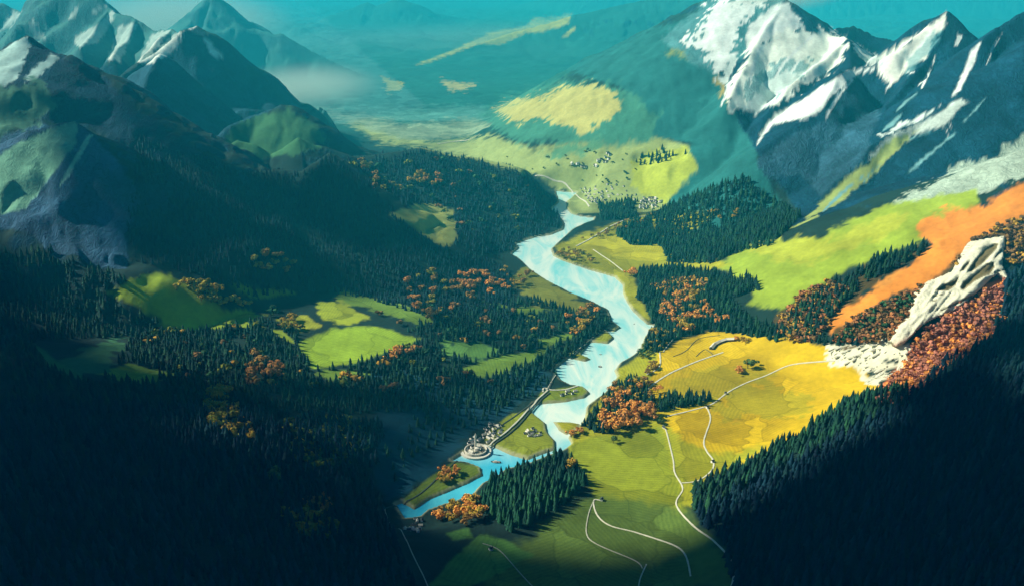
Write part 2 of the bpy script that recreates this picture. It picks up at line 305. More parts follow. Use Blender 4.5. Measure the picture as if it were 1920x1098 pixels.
cover([(1100,930),(1290,950),(1400,1100),(900,1110),(960,1030),(1050,960)], (.10,.17,.03), 12, 14, 800, 1500)
cover([(800,1098),(850,1045),(900,1000),(940,1010),(1000,1040),(960,1060),(880,1100)], (.10,.26,.05), 3, 4, 800, 1500)
cover([(840,1000),(880,985),(890,1010),(850,1010)], (.09,.24,.05), 3, 4, 800, 1500)
cover([(1690,608),(1705,640),(1712,662),(1700,695),(1665,710),(1625,732),(1618,712),(1640,700),(1600,695),(1550,674),(1555,655),(1620,636),(1670,618)], (.74,.74,.52), 1.5, 12, 1100, 2400, streak=((1,.1),34,6))
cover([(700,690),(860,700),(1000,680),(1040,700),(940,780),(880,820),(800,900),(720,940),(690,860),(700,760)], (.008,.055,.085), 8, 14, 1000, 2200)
for P in ([(640,545),(720,560),(820,600),(800,612),(700,585),(630,565)], [(860,690),(960,660),(1040,650),(1000,680),(900,712)], [(400,520),(470,540),(560,548),(480,560)], [(180,700),(240,680),(340,700),(260,722)], [(880,560),(960,575),(1060,580),(980,592)], [(560,700),(640,690),(700,700),(620,712)], [(1000,640),(1060,625),(1090,630),(1020,655)]):
    cover(P, (.16,.28,.035), 2, 6, 1200, 2700)
# islands and left bank
cover([(1000,757),(1015,735),(1060,725),(1095,722),(1107,735),(1080,757),(1030,762)], (.20,.27,.025), 2, 2, 1000, 2300)
cover([(905,815),(960,775),(1000,768),(1025,795),(1045,835),(990,862),(930,845),(915,838)], (.24,.29,.025), 2, 2, 1000, 2300)
cover([(750,942),(790,905),(850,864),(905,875),(905,892),(850,920),(777,953)], (.15,.23,.025), 2, 2, 1000, 2300)
cover([(1068,660),(1108,640),(1160,610),(1155,630),(1110,676),(1066,672)], (.28,.32,.025), 2, 3, 1000, 2300)
cover([(1036,788),(1090,793),(1084,804),(1062,813)], (.38,.38,.02), 2, 2, 1000, 2300)
cover([(990,490),(1030,528),(1107,565),(1090,590),(1000,570),(960,520)], (.20,.22,.03), 3, 14, 1500, 3000)
cover([(730,400),(790,383),(850,392),(858,450),(830,468),(775,432)], (.34,.38,.09), 3, 6, 2000, 3400)
cover([(190,548),(250,520),(320,512),(380,545),(430,580),(500,590),(470,610),(400,618),(330,612),(280,590)], (.30,.42,.03), 3, 9, 1500, 2600)
cover([(290,600),(335,600),(360,620),(310,612)], (.30,.42,.03), 2, 3, 1500, 2600)
cover([(490,612),(530,618),(560,645),(540,640)], (.30,.42,.03), 2, 3, 1500, 2600)
cover([(595,570),(640,562),(700,600),(640,610),(600,600)], (.34,.42,.03), 3, 8, 1500, 2600)
cover([(520,600),(570,590),(600,610),(560,620)], (.34,.38,.03), 3, 8, 1500, 2600)
cover([(560,640),(620,615),(700,610),(790,635),(760,650),(665,680),(590,690),(565,665)], (.27,.42,.03), 3, 5, 1400, 2600)
cover([(820,640),(900,640),(960,655),(890,680),(830,665)], (.12,.28,.05), 3, 14, 1400, 2600, amt=.8)
cover([(100,690),(190,640),(250,630),(230,660),(190,700)], (.04,.14,.06), 4, 16, 1300, 2600)
cover([(60,640),(110,680),(190,725),(150,712),(90,690)], (.05,.18,.06), 3, 4, 1300, 2600)
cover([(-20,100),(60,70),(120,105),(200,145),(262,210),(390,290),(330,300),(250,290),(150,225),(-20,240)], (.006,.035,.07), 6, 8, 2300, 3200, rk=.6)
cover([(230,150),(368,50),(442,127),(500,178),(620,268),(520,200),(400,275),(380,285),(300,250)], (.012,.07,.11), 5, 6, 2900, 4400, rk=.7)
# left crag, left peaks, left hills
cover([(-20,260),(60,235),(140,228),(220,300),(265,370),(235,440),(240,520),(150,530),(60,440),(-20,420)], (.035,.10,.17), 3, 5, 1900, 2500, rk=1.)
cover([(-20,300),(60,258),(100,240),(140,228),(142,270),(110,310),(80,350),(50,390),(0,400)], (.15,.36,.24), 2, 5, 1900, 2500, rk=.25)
cover([(165,255),(175,252),(130,330),(110,350),(120,330)], (.20,.45,.34), 1, 2, 1900, 2500)
cover([(-20,110),(52,68),(55,95),(30,150),(10,165),(-20,160)], (.35,.55,.50), 2, 6, 2400, 3200)
cover([(95,100),(112,108),(80,140),(40,160),(60,130)], (.35,.55,.50), 2, 6, 2400, 3200)
cover([(-20,165),(80,150),(115,200),(60,240),(-20,260)], (.06,.17,.11), 5, 16, 2000, 3200)
for P in ([(0,60),(22,22),(40,25),(20,50)], [(60,40),(85,70),(70,75),(50,55)], [(300,95),(338,68),(352,62),(330,90),(300,112)], [(380,70),(400,90),(420,112),(400,105)], [(125,40),(150,5),(140,30)], [(170,25),(218,-10),(210,5),(175,28)], [(135,75),(190,40),(215,18),(212,40),(185,80),(150,90)], [(225,50),(258,42),(225,117),(202,112),(215,75)], [(285,65),(320,55),(275,120),(258,118)], [(330,62),(368,50),(330,75),(290,118),(265,122)]):
    cover(P, (.62,.72,.62), 1.5, 4, 2800, 6000)
cover([(430,240),(540,200),(620,262),(560,290),(480,300),(410,285)], (.05,.17,.07), 4, 10, 2900, 3600)
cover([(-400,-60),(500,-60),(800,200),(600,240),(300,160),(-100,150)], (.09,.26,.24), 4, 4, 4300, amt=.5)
field = sstep(.42, .2, SLOPE)*sstep(150, 80, GH)*(1-rock)*(GY < 6200)
# water bed
shore = sstep(-7, -3, GS+3*NZ2)*.75; cov += shore[..., None]*(np.array((.40,.42,.24))-cov)
bed = sstep(-1.5, .5, GS); cov += bed[..., None]*(np.array((.35,.36,.22))-cov)
# gentle natural variation
cov *= (1+.16*NZ1+.14*NZ2)[..., None]
cov = np.clip(cov, 0, .9)

# ------------------------------------------------------------------ material helpers
def mat(name, col=(.5,.5,.5), rough=.8, vary=.0, scale=1., bump=0., bscale=1., attr=None, spec=.2):
    m = bpy.data.materials.new(name); m.use_nodes = True; nt = m.node_tree; b = nt.nodes['Principled BSDF']
    b.inputs['Roughness'].default_value = rough; b.inputs['Specular IOR Level'].default_value = spec
    geo = nt.nodes.new('ShaderNodeTexCoord')
    src = None
    if attr:
        a = nt.nodes.new('ShaderNodeAttribute'); a.attribute_name = attr; src = a.outputs['Color']
    else:
        c = nt.nodes.new('ShaderNodeRGB'); c.outputs[0].default_value = (*col, 1); src = c.outputs[0]
    if vary:
        n = nt.nodes.new('ShaderNodeTexNoise'); n.inputs['Scale'].default_value = scale; n.inputs['Detail'].default_value = 5
        nt.links.new(geo.outputs['Object'], n.inputs['Vector'])
        mr = nt.nodes.new('ShaderNodeMapRange'); mr.inputs[1].default_value = .3; mr.inputs[2].default_value = .7
        mr.inputs[3].default_value = 1-vary; mr.inputs[4].default_value = 1+vary
        nt.links.new(n.outputs[0], mr.inputs[0])
        mx = nt.nodes.new('ShaderNodeVectorMath'); mx.operation = 'SCALE'
        nt.links.new(src, mx.inputs[0]); nt.links.new(mr.outputs[0], mx.inputs['Scale']); src = mx.outputs[0]
    nt.links.new(src, b.inputs['Base Color'])
    if bump:
        n2 = nt.nodes.new('ShaderNodeTexNoise'); n2.inputs['Scale'].default_value = bscale; n2.inputs['Detail'].default_value = 6
        nt.links.new(geo.outputs['Object'], n2.inputs['Vector'])
        bp = nt.nodes.new('ShaderNodeBump'); bp.inputs['Distance'].default_value = bump
        nt.links.new(n2.outputs[0], bp.inputs['Height']); nt.links.new(bp.outputs[0], b.inputs['Normal'])
    return m
def tag(o, label=None, cat=None, group=None, kind=None):
    for k, v in (('label', label), ('category', cat), ('group', group), ('kind', kind)):
        if v: o[k] = v
    return o
def link(o, parent=None):
    COL.objects.link(o)
    if parent: o.parent = parent
    return o
def mesh_np(name, V, F, matl, smooth=False, attrs=None):
    """V (n,3); F (m,3) or (m,4) int array"""
    me = bpy.data.meshes.new(name); V = np.asarray(V, np.float32); F = np.asarray(F, np.int32)
    me.vertices.add(len(V)); me.vertices.foreach_set('co', V.ravel())
    k = F.shape[1]; me.loops.add(F.size); me.polygons.add(len(F))
    me.loops.foreach_set('vertex_index', F.ravel()); me.polygons.foreach_set('loop_start', np.arange(len(F))*k)
    me.polygons.foreach_set('loop_total', np.full(len(F), k)) if False else None
    if smooth: me.polygons.foreach_set('use_smooth', np.ones(len(F), bool))
    me.update(calc_edges=True)
    if attrs:
        for an, data in attrs.items():
            a = me.color_attributes.new(an, 'FLOAT_COLOR', 'POINT')
            d = np.ones((len(V), 4), np.float32); d[:, :data.shape[1]] = data; a.data.foreach_set('color', d.ravel())
    me.materials.append(matl); return me
def obj(name, me, parent=None, loc=None):
    o = bpy.data.objects.new(name, me)
    if loc is not None: o.location = loc
    return link(o, parent)
def pymesh(name, V, F, matl, smooth=False):
    me = bpy.data.meshes.new(name); me.from_pydata([tuple(v) for v in V], [], F); me.materials.append(matl)
    if smooth: me.polygons.foreach_set('use_smooth', np.ones(len(me.polygons), bool))
    me.update(); return me

# ------------------------------------------------------------------ terrain object
tm = bpy.data.materials.new('terrain'); tm.use_nodes = True; nt = tm.node_tree; N = nt.nodes; Lk = nt.links; b = N['Principled BSDF']
b.inputs['Roughness'].default_value = .9; b.inputs['Specular IOR Level'].default_value = .1
a = N.new('ShaderNodeAttribute'); a.attribute_name = 'cover'
a2 = N.new('ShaderNodeAttribute'); a2.attribute_name = 'rockiness'
sp2 = N.new('ShaderNodeSeparateColor'); Lk.new(a2.outputs['Color'], sp2.inputs[0]); ROCK, FIELD = sp2.outputs[0], sp2.outputs[1]
tc = N.new('ShaderNodeTexCoord')
def noise(scale, det=5, vec=None, rough=.6):
    n = N.new('ShaderNodeTexNoise'); n.inputs['Scale'].default_value = scale; n.inputs['Detail'].default_value = det; n.inputs['Roughness'].default_value = rough
    Lk.new(vec or tc.outputs['Object'], n.inputs['Vector']); return n
def mrange(src, a0, a1, b0, b1):
    m = N.new('ShaderNodeMapRange'); Lk.new(src, m.inputs[0])
    for i, v in enumerate((a0, a1, b0, b1)): m.inputs[i+1].default_value = v
    return m.outputs[0]
def math_(op, x, y):
    m = N.new('ShaderNodeMath'); m.operation = op
    for i, v in enumerate((x, y)):
        if isinstance(v, (int, float)): m.inputs[i].default_value = v
        else: Lk.new(v, m.inputs[i])
    return m.outputs[0]
n1 = noise(.012, 6); n2 = noise(.09, 6)
# field parcels: big warped cells of slightly different crop, thin dark hedges between
warp = N.new('ShaderNodeVectorMath'); warp.operation = 'MULTIPLY_ADD'
nw = noise(.006, 3); Lk.new(nw.outputs['Color'], warp.inputs[0]); warp.inputs[1].default_value = (150, 150, 0); Lk.new(tc.outputs['Object'], warp.inputs[2])
flatv = N.new('ShaderNodeVectorMath'); flatv.operation = 'MULTIPLY'; Lk.new(warp.outputs[0], flatv.inputs[0]); flatv.inputs[1].default_value = (1, .75, 0)
vor = N.new('ShaderNodeTexVoronoi'); vor.inputs['Scale'].default_value = .011; Lk.new(flatv.outputs[0], vor.inputs['Vector'])
vore = N.new('ShaderNodeTexVoronoi'); vore.feature = 'DISTANCE_TO_EDGE'; vore.inputs['Scale'].default_value = .011; Lk.new(flatv.outputs[0], vore.inputs['Vector'])
sep = N.new('ShaderNodeSeparateColor'); Lk.new(vor.outputs['Color'], sep.inputs[0])
parcel = mrange(sep.outputs[0], 0, 1, .70, 1.15)
hedge = mrange(vore.outputs[0], .004, .022, .74, 1.)
vr = N.new('ShaderNodeVectorRotate'); vr.rotation_type = 'Z_AXIS'; Lk.new(tc.outputs['Object'], vr.inputs['Vector']); Lk.new(math_('MULTIPLY', sep.outputs[1], 3.14), vr.inputs['Angle'])
rows = N.new('ShaderNodeTexWave'); rows.inputs['Scale'].default_value = .045; rows.inputs['Distortion'].default_value = 2.5; rows.inputs['Detail'].default_value = 3; rows.inputs['Detail Scale'].default_value = 1.5; Lk.new(vr.outputs[0], rows.inputs['Vector'])
n3 = noise(.45, 4)
tex = math_('MULTIPLY', mrange(rows.outputs['Fac'], 0, 1, .88, 1.07), mrange(n3.outputs[0], .3, .7, .84, 1.14))
parc = math_('MULTIPLY', math_('MULTIPLY', parcel, hedge), tex)
inv = math_('SUBTRACT', 1., ROCK)
parcf = math_('ADD', math_('MULTIPLY', parc, FIELD), math_('SUBTRACT', 1., FIELD))
var = math_('MULTIPLY', mrange(n1.outputs[0], .3, .7, .82, 1.15), mrange(n2.outputs[0], .3, .7, .86, 1.12))
# rock strata: fine dark cracks
rw = N.new('ShaderNodeMapping'); rw.inputs['Rotation'].default_value = (.4, .7, .9); rw.inputs['Scale'].default_value = (1, .5, .8); Lk.new(tc.outputs['Object'], rw.inputs[0])
rn = noise(.05, 6, rw.outputs[0], .62); rn.inputs['Distortion'].default_value = .8
rn2 = noise(.011, 4, rw.outputs[0], .5)
ridge = math_('ABSOLUTE', math_('SUBTRACT', rn.outputs[0], .5), 0.)
crack = math_('MULTIPLY', mrange(ridge, 0., .03, .55, 1.), mrange(rn2.outputs[0], .35, .65, .7, 1.25))
crk = math_('ADD', math_('MULTIPLY', crack, ROCK), inv)
tot = math_('MULTIPLY', math_('MULTIPLY', parcf, var), crk)
sc_ = N.new('ShaderNodeVectorMath'); sc_.operation = 'SCALE'; Lk.new(a.outputs['Color'], sc_.inputs[0]); Lk.new(tot, sc_.inputs['Scale'])
Lk.new(sc_.outputs[0], b.inputs['Base Color'])
bp = N.new('ShaderNodeBump'); bp.inputs['Distance'].default_value = 5.; bp.inputs['Strength'].default_value = .6
hgt = math_('ADD', math_('MULTIPLY', mrange(ridge, 0., .12, 0., 1.), math_('MULTIPLY', ROCK, 1.1)), math_('MULTIPLY', n2.outputs[0], mrange(ROCK, 0, 1, .25, 1.)))
Lk.new(hgt, bp.inputs['Height']); Lk.new(bp.outputs[0], b.inputs['Normal'])
V = np.stack([GX, GY, GH], -1).reshape(-1, 3)
idx = np.arange(NR*NC).reshape(NR, NC)
F = np.stack([idx[:-1, :-1], idx[:-1, 1:], idx[1:, 1:], idx[1:, :-1]], -1).reshape(-1, 4)
me = mesh_np('terrain', V, F, tm, True, {'cover': cov.reshape(-1, 3), 'rockiness': np.stack([rock, field, rock*0], -1).reshape(-1, 3)})
tag(obj('terrain', me), kind='structure')

# ------------------------------------------------------------------ river water
wm = bpy.data.materials.new('glacial_water'); wm.use_nodes = True; nt = wm.node_tree; N = nt.nodes; Lk = nt.links; b = N['Principled BSDF']
tc = N.new('ShaderNodeTexCoord'); mp = N.new('ShaderNodeMapping'); mp.inputs['Rotation'].default_value = (0, 0, R_(38)); mp.inputs['Scale'].default_value = (1, .28, 1)
Lk.new(tc.outputs['Object'], mp.inputs[0])
n = noise(.016, 4, mp.outputs[0]); n.inputs['Distortion'].default_value = 1.2
cr = N.new('ShaderNodeValToRGB'); cr.color_ramp.elements[0].position = .33; cr.color_ramp.elements[0].color = (.24,.68,.66,1)
cr.color_ramp.elements[1].position = .60; cr.color_ramp.elements[1].color = (.74,.86,.72,1)
Lk.new(n.outputs[0], cr.inputs[0])
sx = N.new('ShaderNodeSeparateXYZ'); Lk.new(tc.outputs['Object'], sx.inputs[0])
down = mrange(sx.outputs[1], 1450, 1330, 0, 1)                       # the lower reach is deeper and bluer
mx = N.new('ShaderNodeMix'); mx.data_type = 'RGBA'; Lk.new(down, mx.inputs[0]); Lk.new(cr.outputs[0], mx.inputs[6])
cr2 = N.new('ShaderNodeValToRGB'); cr2.color_ramp.elements[0].position = .35; cr2.color_ramp.elements[0].color = (.03,.42,.60,1)
cr2.color_ramp.elements[1].position = .7; cr2.color_ramp.elements[1].color = (.10,.58,.68,1); Lk.new(n.outputs[0], cr2.inputs[0])
Lk.new(cr2.outputs[0], mx.inputs[7]); Lk.new(mx.outputs[2], b.inputs['Base Color'])
b.inputs['Roughness'].default_value = .25; b.inputs['Specular IOR Level'].default_value = .35
nb = noise(.25, 3, mp.outputs[0]); bp = N.new('ShaderNodeBump'); bp.inputs['Distance'].default_value = .25; Lk.new(nb.outputs[0], bp.inputs['Height']); Lk.new(bp.outputs[0], b.inputs['Normal'])
xs = [p[0] for p in RIVER_W]; ys = [p[1] for p in RIVER_W]
nx, ny = 24, 60; gx = np.linspace(min(xs)-15, max(xs)+15, nx); gy = np.linspace(min(ys)-15, max(ys)+15, ny)
XX, YY = np.meshgrid(gx, gy); idx = np.arange(nx*ny).reshape(ny, nx)
me = mesh_np('river_water', np.stack([XX, YY, np.full(XX.shape, -1.5)], -1).reshape(-1, 3), np.stack([idx[:-1,:-1], idx[:-1,1:], idx[1:,1:], idx[1:,:-1]], -1).reshape(-1, 4), wm)
tag(obj('river_water', me), kind='structure')

# ------------------------------------------------------------------ roads
M_ROAD = mat('pale_gravel', (.60,.60,.46), .9, .12, .4)
M_DARKROAD = mat('dark_track', (.06,.09,.07), .9, .15, .4)
M_DIM = mat('grey_track', (.42,.44,.34), .9, .15, .4)
def road(name, P, wdt, m, lift=.8, z=None):
    wdt = wdt*.8; pts = [ground(*p) for p in P]
    # smooth (Catmull-Rom) in plan, then drape on the terrain
    Q = [pts[0]]+pts+[pts[-1]]; out = []
    for i in range(1, len(Q)-2):
        for k in range(14):
            t = k/14; p0, p1, p2, p3 = Q[i-1], Q[i], Q[i+1], Q[i+2]
            out.append(.5*((2*p1)+(p2-p0)*t+(2*p0-5*p1+4*p2-p3)*t*t+(3*p1-p0-3*p2+p3)*t**3))
    out.append(Q[-2]); V = []; F = []
    for i, p in enumerate(out):
        d = out[min(i+1, len(out)-1)]-out[max(i-1, 0)]; d.z = 0
        if d.length < 1e-4: d = Vector((1, 0, 0))
        d.normalize(); nrm = Vector((-d.y, d.x, 0))
        w_ = wdt*(1+.12*math.sin(i*1.3))
        for s in (-1, -.8, .8, 1):
            q = p+nrm*w_/2*s; h = float(hsample(q.x, q.y)); h = max(h, z) if z is not None else h
            V.append((q.x, q.y, h+(lift if abs(s) < .9 else lift-1.2)))
        if i:
            a = 4*(i-1)
            for j in range(3): F.append((a+j, a+j+1, a+j+5, a+j+4))
    return tag(obj(name, pymesh(name, V, F, m, False)), kind='structure')
road('road', [(1208,737),(1222,722),(1245,706),(1270,693),(1300,680),(1330,669),(1356,660)], 5.5, M_ROAD)
road('road', [(1565,676),(1500,681),(1470,688),(1440,702),(1400,717),(1365,735),(1335,757),(1300,768),(1250,780)], 4.2, M_ROAD)
road('road', [(1325,762),(1332,785),(1320,825),(1325,845),(1337,862),(1335,880),(1310,900),(1278,905)], 3.6, M_ROAD)
road('road', [(1243,795),(1250,810),(1262,860),(1265,885),(1280,915),(1268,945),(1300,985),(1340,1015),(1375,1060),(1368,1110)], 3.2, M_ROAD)
road('road', [(1128,938),(1113,938),(1120,965),(1145,985),(1200,1000),(1260,1020),(1285,1040),(1295,1080)], 3., M_ROAD)
road('path', [(1113,938),(1103,965),(1100,1000),(1120,1020),(1190,1050),(1205,1065)], 2.2, M_DIM)
road('path', [(1212,1057),(1200,1085),(1196,1110)], 2.4, M_ROAD)
road('causeway_road', [(912,845),(960,800),(1000,762),(1027,732)], 4.4, M_ROAD, 2.2, 0.)
road('causeway_kerb', [(918,846),(966,803),(1005,766),(1031,736)], 3.5, M_DARKROAD, 1.8, 0.)
road('road', [(1027,732),(1045,702),(1075,667),(1105,642),(1130,614),(1148,592)], 6.5, M_DARKROAD, 1.4)
road('path', [(1022,738),(1040,706),(1070,670),(1100,645)], 2.4, M_DIM, 1.8)
road('path', [(722,953),(727,972),(770,1030),(805,1105)], 2.2, M_DIM)
road('path', [(905,1018),(935,1030),(965,1062),(1000,1100)], 1.8, M_DIM)
road('path', [(724,952),(780,930),(830,885),(880,848),(950,790),(1010,745)], 3.2, M_DARKROAD, 1.)
road('road', [(1003,330),(1035,337),(1065,350),(1085,370),(1105,388)], 6., M_ROAD, 1.5)
road('road', [(1080,462),(1100,452),(1125,437),(1150,422),(1190,408),(1230,402)], 6., M_ROAD, 1.5)
road('road', [(1112,468),(1130,480),(1145,490),(1168,508)], 3.5, M_ROAD, 1.2)
road('path', [(1237,660),(1238,680),(1232,692),(1212,702)], 4., M_ROAD, 1.)
road('path', [(1277,625),(1258,640),(1243,660)], 3., M_ROAD, 1.)
road('path', [(1305,668),(1322,655),(1340,668)], 1.6, M_DARKROAD)
road('path', [(1262,668),(1285,658),(1310,635),(1350,628)], 1.6, M_DARKROAD)
road('road', [(820,271),(850,266),(880,262),(900,252)], 9., M_ROAD, 2.)
road('path', [(1340,622),(1365,610),(1400,616)], 2., M_DARKROAD)
road('road', [(1018,735),(1020,727),(1035,731),(1060,730),(1085,723)], 4.5, M_ROAD, 1.3)

# ------------------------------------------------------------------ trees
def star_tier(rng, z0, r, z1, n, droop, jr=.22):
    a = np.arange(2*n)/(2*n)*2*math.pi+rng.random()*6
    rad = r*np.where(np.arange(2*n) % 2 == 0, 1., .58)*(1+jr*(rng.random(2*n)*2-1))
    ring = np.stack([np.cos(a)*rad, np.sin(a)*rad, np.full(2*n, z0)-droop*rad*(np.arange(2*n) % 2 == 0)], -1)
    V = np.vstack([ring, [[0, 0, z1]]]); F = np.array([[i, (i+1) % (2*n), 2*n] for i in range(2*n)])
    return V, F
def conifer_geo(seed, tiers, n, H=1., R=.23):
    rng = np.random.default_rng(seed); Vs = []; Fs = []; k = 0
    for t in range(tiers):
        f = t/tiers; z0 = H*(.10+.86*f); r = R*(1-f)**.8*(1+.15*(rng.random()-.5)); z1 = min(H, z0+H*(1.9/tiers)*(1-.3*f))
        V, F = star_tier(rng, z0, r, z1, n, .35); Vs.append(V); Fs.append(F+k); k += len(V)
    return np.vstack(Vs), np.vstack(Fs)
def forest_mat(name, cols):
    m = bpy.data.materials.new(name); m.use_nodes = True; nt = m.node_tree; b = nt.nodes['Principled BSDF']
    a = nt.nodes.new('ShaderNodeAttribute'); a.attribute_name = 'tint'; nt.links.new(a.outputs['Color'], b.inputs['Base Color'])
    b.inputs['Roughness'].default_value = .85; b.inputs['Specular IOR Level'].default_value = .12
    return m
M_TINT = forest_mat('needles_tinted', None)
CON_COLS = np.array([(.006,.036,.028),(.009,.048,.030),(.014,.062,.028),(.005,.028,.028)])
kw_dense = [True]
def scatter(P, spacing, ymin=600, ymax=9000, avoid=(), hmax=1e9):
    spacing = spacing*(.8 if spacing > 11 and kw_dense[0] else 1)
    """jittered points on the terrain whose feet fall inside outline P (traced on the photo), between two distances"""
    P = np.asarray(P, float)
    # bounds on the ground
    x0, x1 = P[:,0].min(), P[:,0].max()
    m = (GPX > x0-5)&(GPX < x1+5)&(GPY > P[:,1].min()-5)&(GPY < P[:,1].max()+5)&(GY > ymin)&(GY < ymax)
    if not m.any(): return np.zeros((0, 3))
    bx0, bx1, by0, by1 = GX[m].min(), GX[m].max(), GY[m].min(), GY[m].max()
    nx = int((bx1-bx0)/spacing)+1; ny = int((by1-by0)/spacing)+1
    if nx*ny > 3000000: raise RuntimeError('scatter too big')
    X, Y = np.meshgrid(bx0+spacing*np.arange(nx), by0+spacing*np.arange(ny))
    X = (X+spacing*.45*(RNG.random(X.shape)*2-1)+(np.arange(ny) % 2)[:, None]*spacing*.5).ravel(); Y = (Y+spacing*.45*(RNG.random(Y.shape)*2-1)).ravel()
    H = hsample(X, Y); px, py = proj(X, Y, H)
    ok = (px > x0-4)&(px < x1+4)&(py > P[:,1].min()-4)&(py < P[:,1].max()+4); X, Y, H, px, py = X[ok], Y[ok], H[ok], px[ok], py[ok]
    if not len(X): return np.zeros((0, 3))
    nz = fbm(X, Y, 60, 3, 91)
    ok = poly_sdf(px, py, P)+5*nz > 0
    for A in avoid: ok &= poly_sdf(px, py, A)+4*nz < 0
    ok &= (hsample(X, Y, GS) < -4)&(H < hmax)&((fbm(X, Y, 34, 2, 95) > -.52) if len(X) > 600 else True)
    return np.stack([X[ok], Y[ok], H[ok]], -1)

CON_COLS_SHADED = np.array([(.004,.026,.042),(.006,.034,.050),(.008,.042,.044),(.004,.020,.036)])  # same conifers, with blue shade painted into the needle colours
def forest(label, P, spacing=10, hgt=24, variants=6, tiers=4, n=4, cols=CON_COLS, wid=1.2, **kw):
    pts = scatter(P, spacing, **kw)
    print('forest', label[:50], len(pts))
    return forest_pts(label, pts, hgt, variants, tiers, n, cols, wid)
def forest_pts(label, pts, hgt, variants=6, tiers=4, n=4, cols=CON_COLS, wid=1.2, name='conifer_forest'):
    if not len(pts): return
    Vs = []; Fs = []; Cs = []; k = 0
    which = RNG.integers(0, variants, len(pts))
    for v in range(variants):
        q = pts[which == v]
        if not len(q): continue
        TV, TF = conifer_geo(900+v, tiers, n); nv = len(TV)
        h = hgt*(.42+.85*RNG.random(len(q))**.8); r = RNG.random(len(q))*6.28; wd = h*wid*(.85+.3*RNG.random(len(q)))
        c, s = np.cos(r), np.sin(r)
        X = (TV[None,:,0]*c[:,None]-TV[None,:,1]*s[:,None])*wd[:,None]+q[:,0,None]
        Y = (TV[None,:,0]*s[:,None]+TV[None,:,1]*c[:,None])*wd[:,None]+q[:,1,None]
        Z = TV[None,:,2]*h[:,None]+q[:,2,None]-1.
        Vs.append(np.stack([X, Y, Z], -1).reshape(-1, 3))
        Fs.append((TF[None]+(np.arange(len(q))*nv)[:,None,None]).reshape(-1, 3)+k); k += nv*len(q)
        cc = cols[RNG.integers(0, len(cols), len(q))]*(.75+.6*RNG.random((len(q), 1)))
        Cs.append(np.repeat(cc, nv, 0))
    me = mesh_np('conifer_forest', np.vstack(Vs), np.vstack(Fs), M_TINT, False, {'tint': np.vstack(Cs)})
    return tag(obj(name, me), label=label, cat='forest', kind='stuff')

# individual conifer: trunk + crown
M_BARK = mat('bark', (.09,.06,.04), .95, .3, 2.)
def conifer_crown(seed, col):
    V, F = conifer_geo(seed, 11, 8, 1., .25)
    cols = np.repeat(np.array([col])*1., len(V), 0)*(.8+.45*np.random.default_rng(seed).random((len(V), 1)))
    return mesh_np('crown', V, F, M_TINT, False, {'tint': cols})
def trunk_mesh(r, h, n=7, bend=.03, name='trunk'):
    V = []; F = []
    for i in range(4):
        f = i/3
        for k in range(n):
            a = k/n*6.283; V.append((math.cos(a)*r*(1-.65*f)+bend*f*f, math.sin(a)*r*(1-.65*f), h*f))
    for i in range(3):
        for k in range(n): F.append((i*n+k, i*n+(k+1) % n, (i+1)*n+(k+1) % n, (i+1)*n+k))
    return pymesh(name, V, F, M_BARK, True)
CC = [conifer_crown(50+i, [(.012,.075,.038),(.016,.095,.042),(.024,.11,.042),(.010,.058,.038),(.018,.085,.05)][i]) for i in range(5)]
CT = trunk_mesh(.022, .5)
def conifer(p, h, label, group):
    e = bpy.data.objects.new('conifer_tree', None); link(e); e.location = (p[0], p[1], p[2]-.5); e.scale = (h*random.uniform(.95,1.25),)*2+(h,)
    e.rotation_euler = (0, 0, random.random()*6.28); e.empty_display_size = .1
    obj('trunk', CT, e); obj('crown', random.choice(CC), e)
    return tag(e, label, 'tree', group)

# broadleaf: trunk with limbs + crown of leaf clumps spread through lobes
def leafy_geo(seed, nclump=230, lobes=7, flat_=.8, size=.085):
    rng = np.random.default_rng(seed)
    Lc = np.stack([rng.normal(0, .22, lobes), rng.normal(0, .22, lobes), .55+.3*rng.random(lobes)], -1); Lr = .17+.14*rng.random(lobes)
    which = rng.integers(0, lobes, nclump); d = rng.normal(size=(nclump, 3)); d /= np.linalg.norm(d, axis=1)[:, None]
    rad = Lr[which]*(.55+.5*rng.random(nclump)); C = Lc[which]+d*rad[:, None]*np.array([1, 1, flat_]); C[:, 2] = np.maximum(C[:, 2], .2)
    V = []; F = []
    for i in range(nclump):
        nn = d[i]+rng.normal(0, .45, 3); nn /= np.linalg.norm(nn); t = np.cross(nn, rng.normal(size=3)); t /= np.linalg.norm(t); bb = np.cross(nn, t)
        s = size*(.6+.8*rng.random()); k = len(V); m = 5
        for j in range(m):
            a = j/m*6.283; rr_ = s*(.6+.6*rng.random()); V.append(C[i]+t*math.cos(a)*rr_+bb*math.sin(a)*rr_+nn*.2*s*(rng.random()-.5))
        V.append(C[i]+nn*s*.35)
        for j in range(m): F.append((k+j, k+(j+1) % m, k+m))
    return np.array(V), np.array(F)
LG = [leafy_geo(300+i) for i in range(4)]
LEAF = {'orange': (.85,.34,.07), 'gold': (.55,.33,.04), 'pink': (.50,.20,.12), 'rust': (.50,.21,.07), 'olive': (.22,.26,.03), 'brown': (.26,.15,.05), 'green': (.04,.13,.05), 'yellow': (.55,.42,.05)}
LM = {}
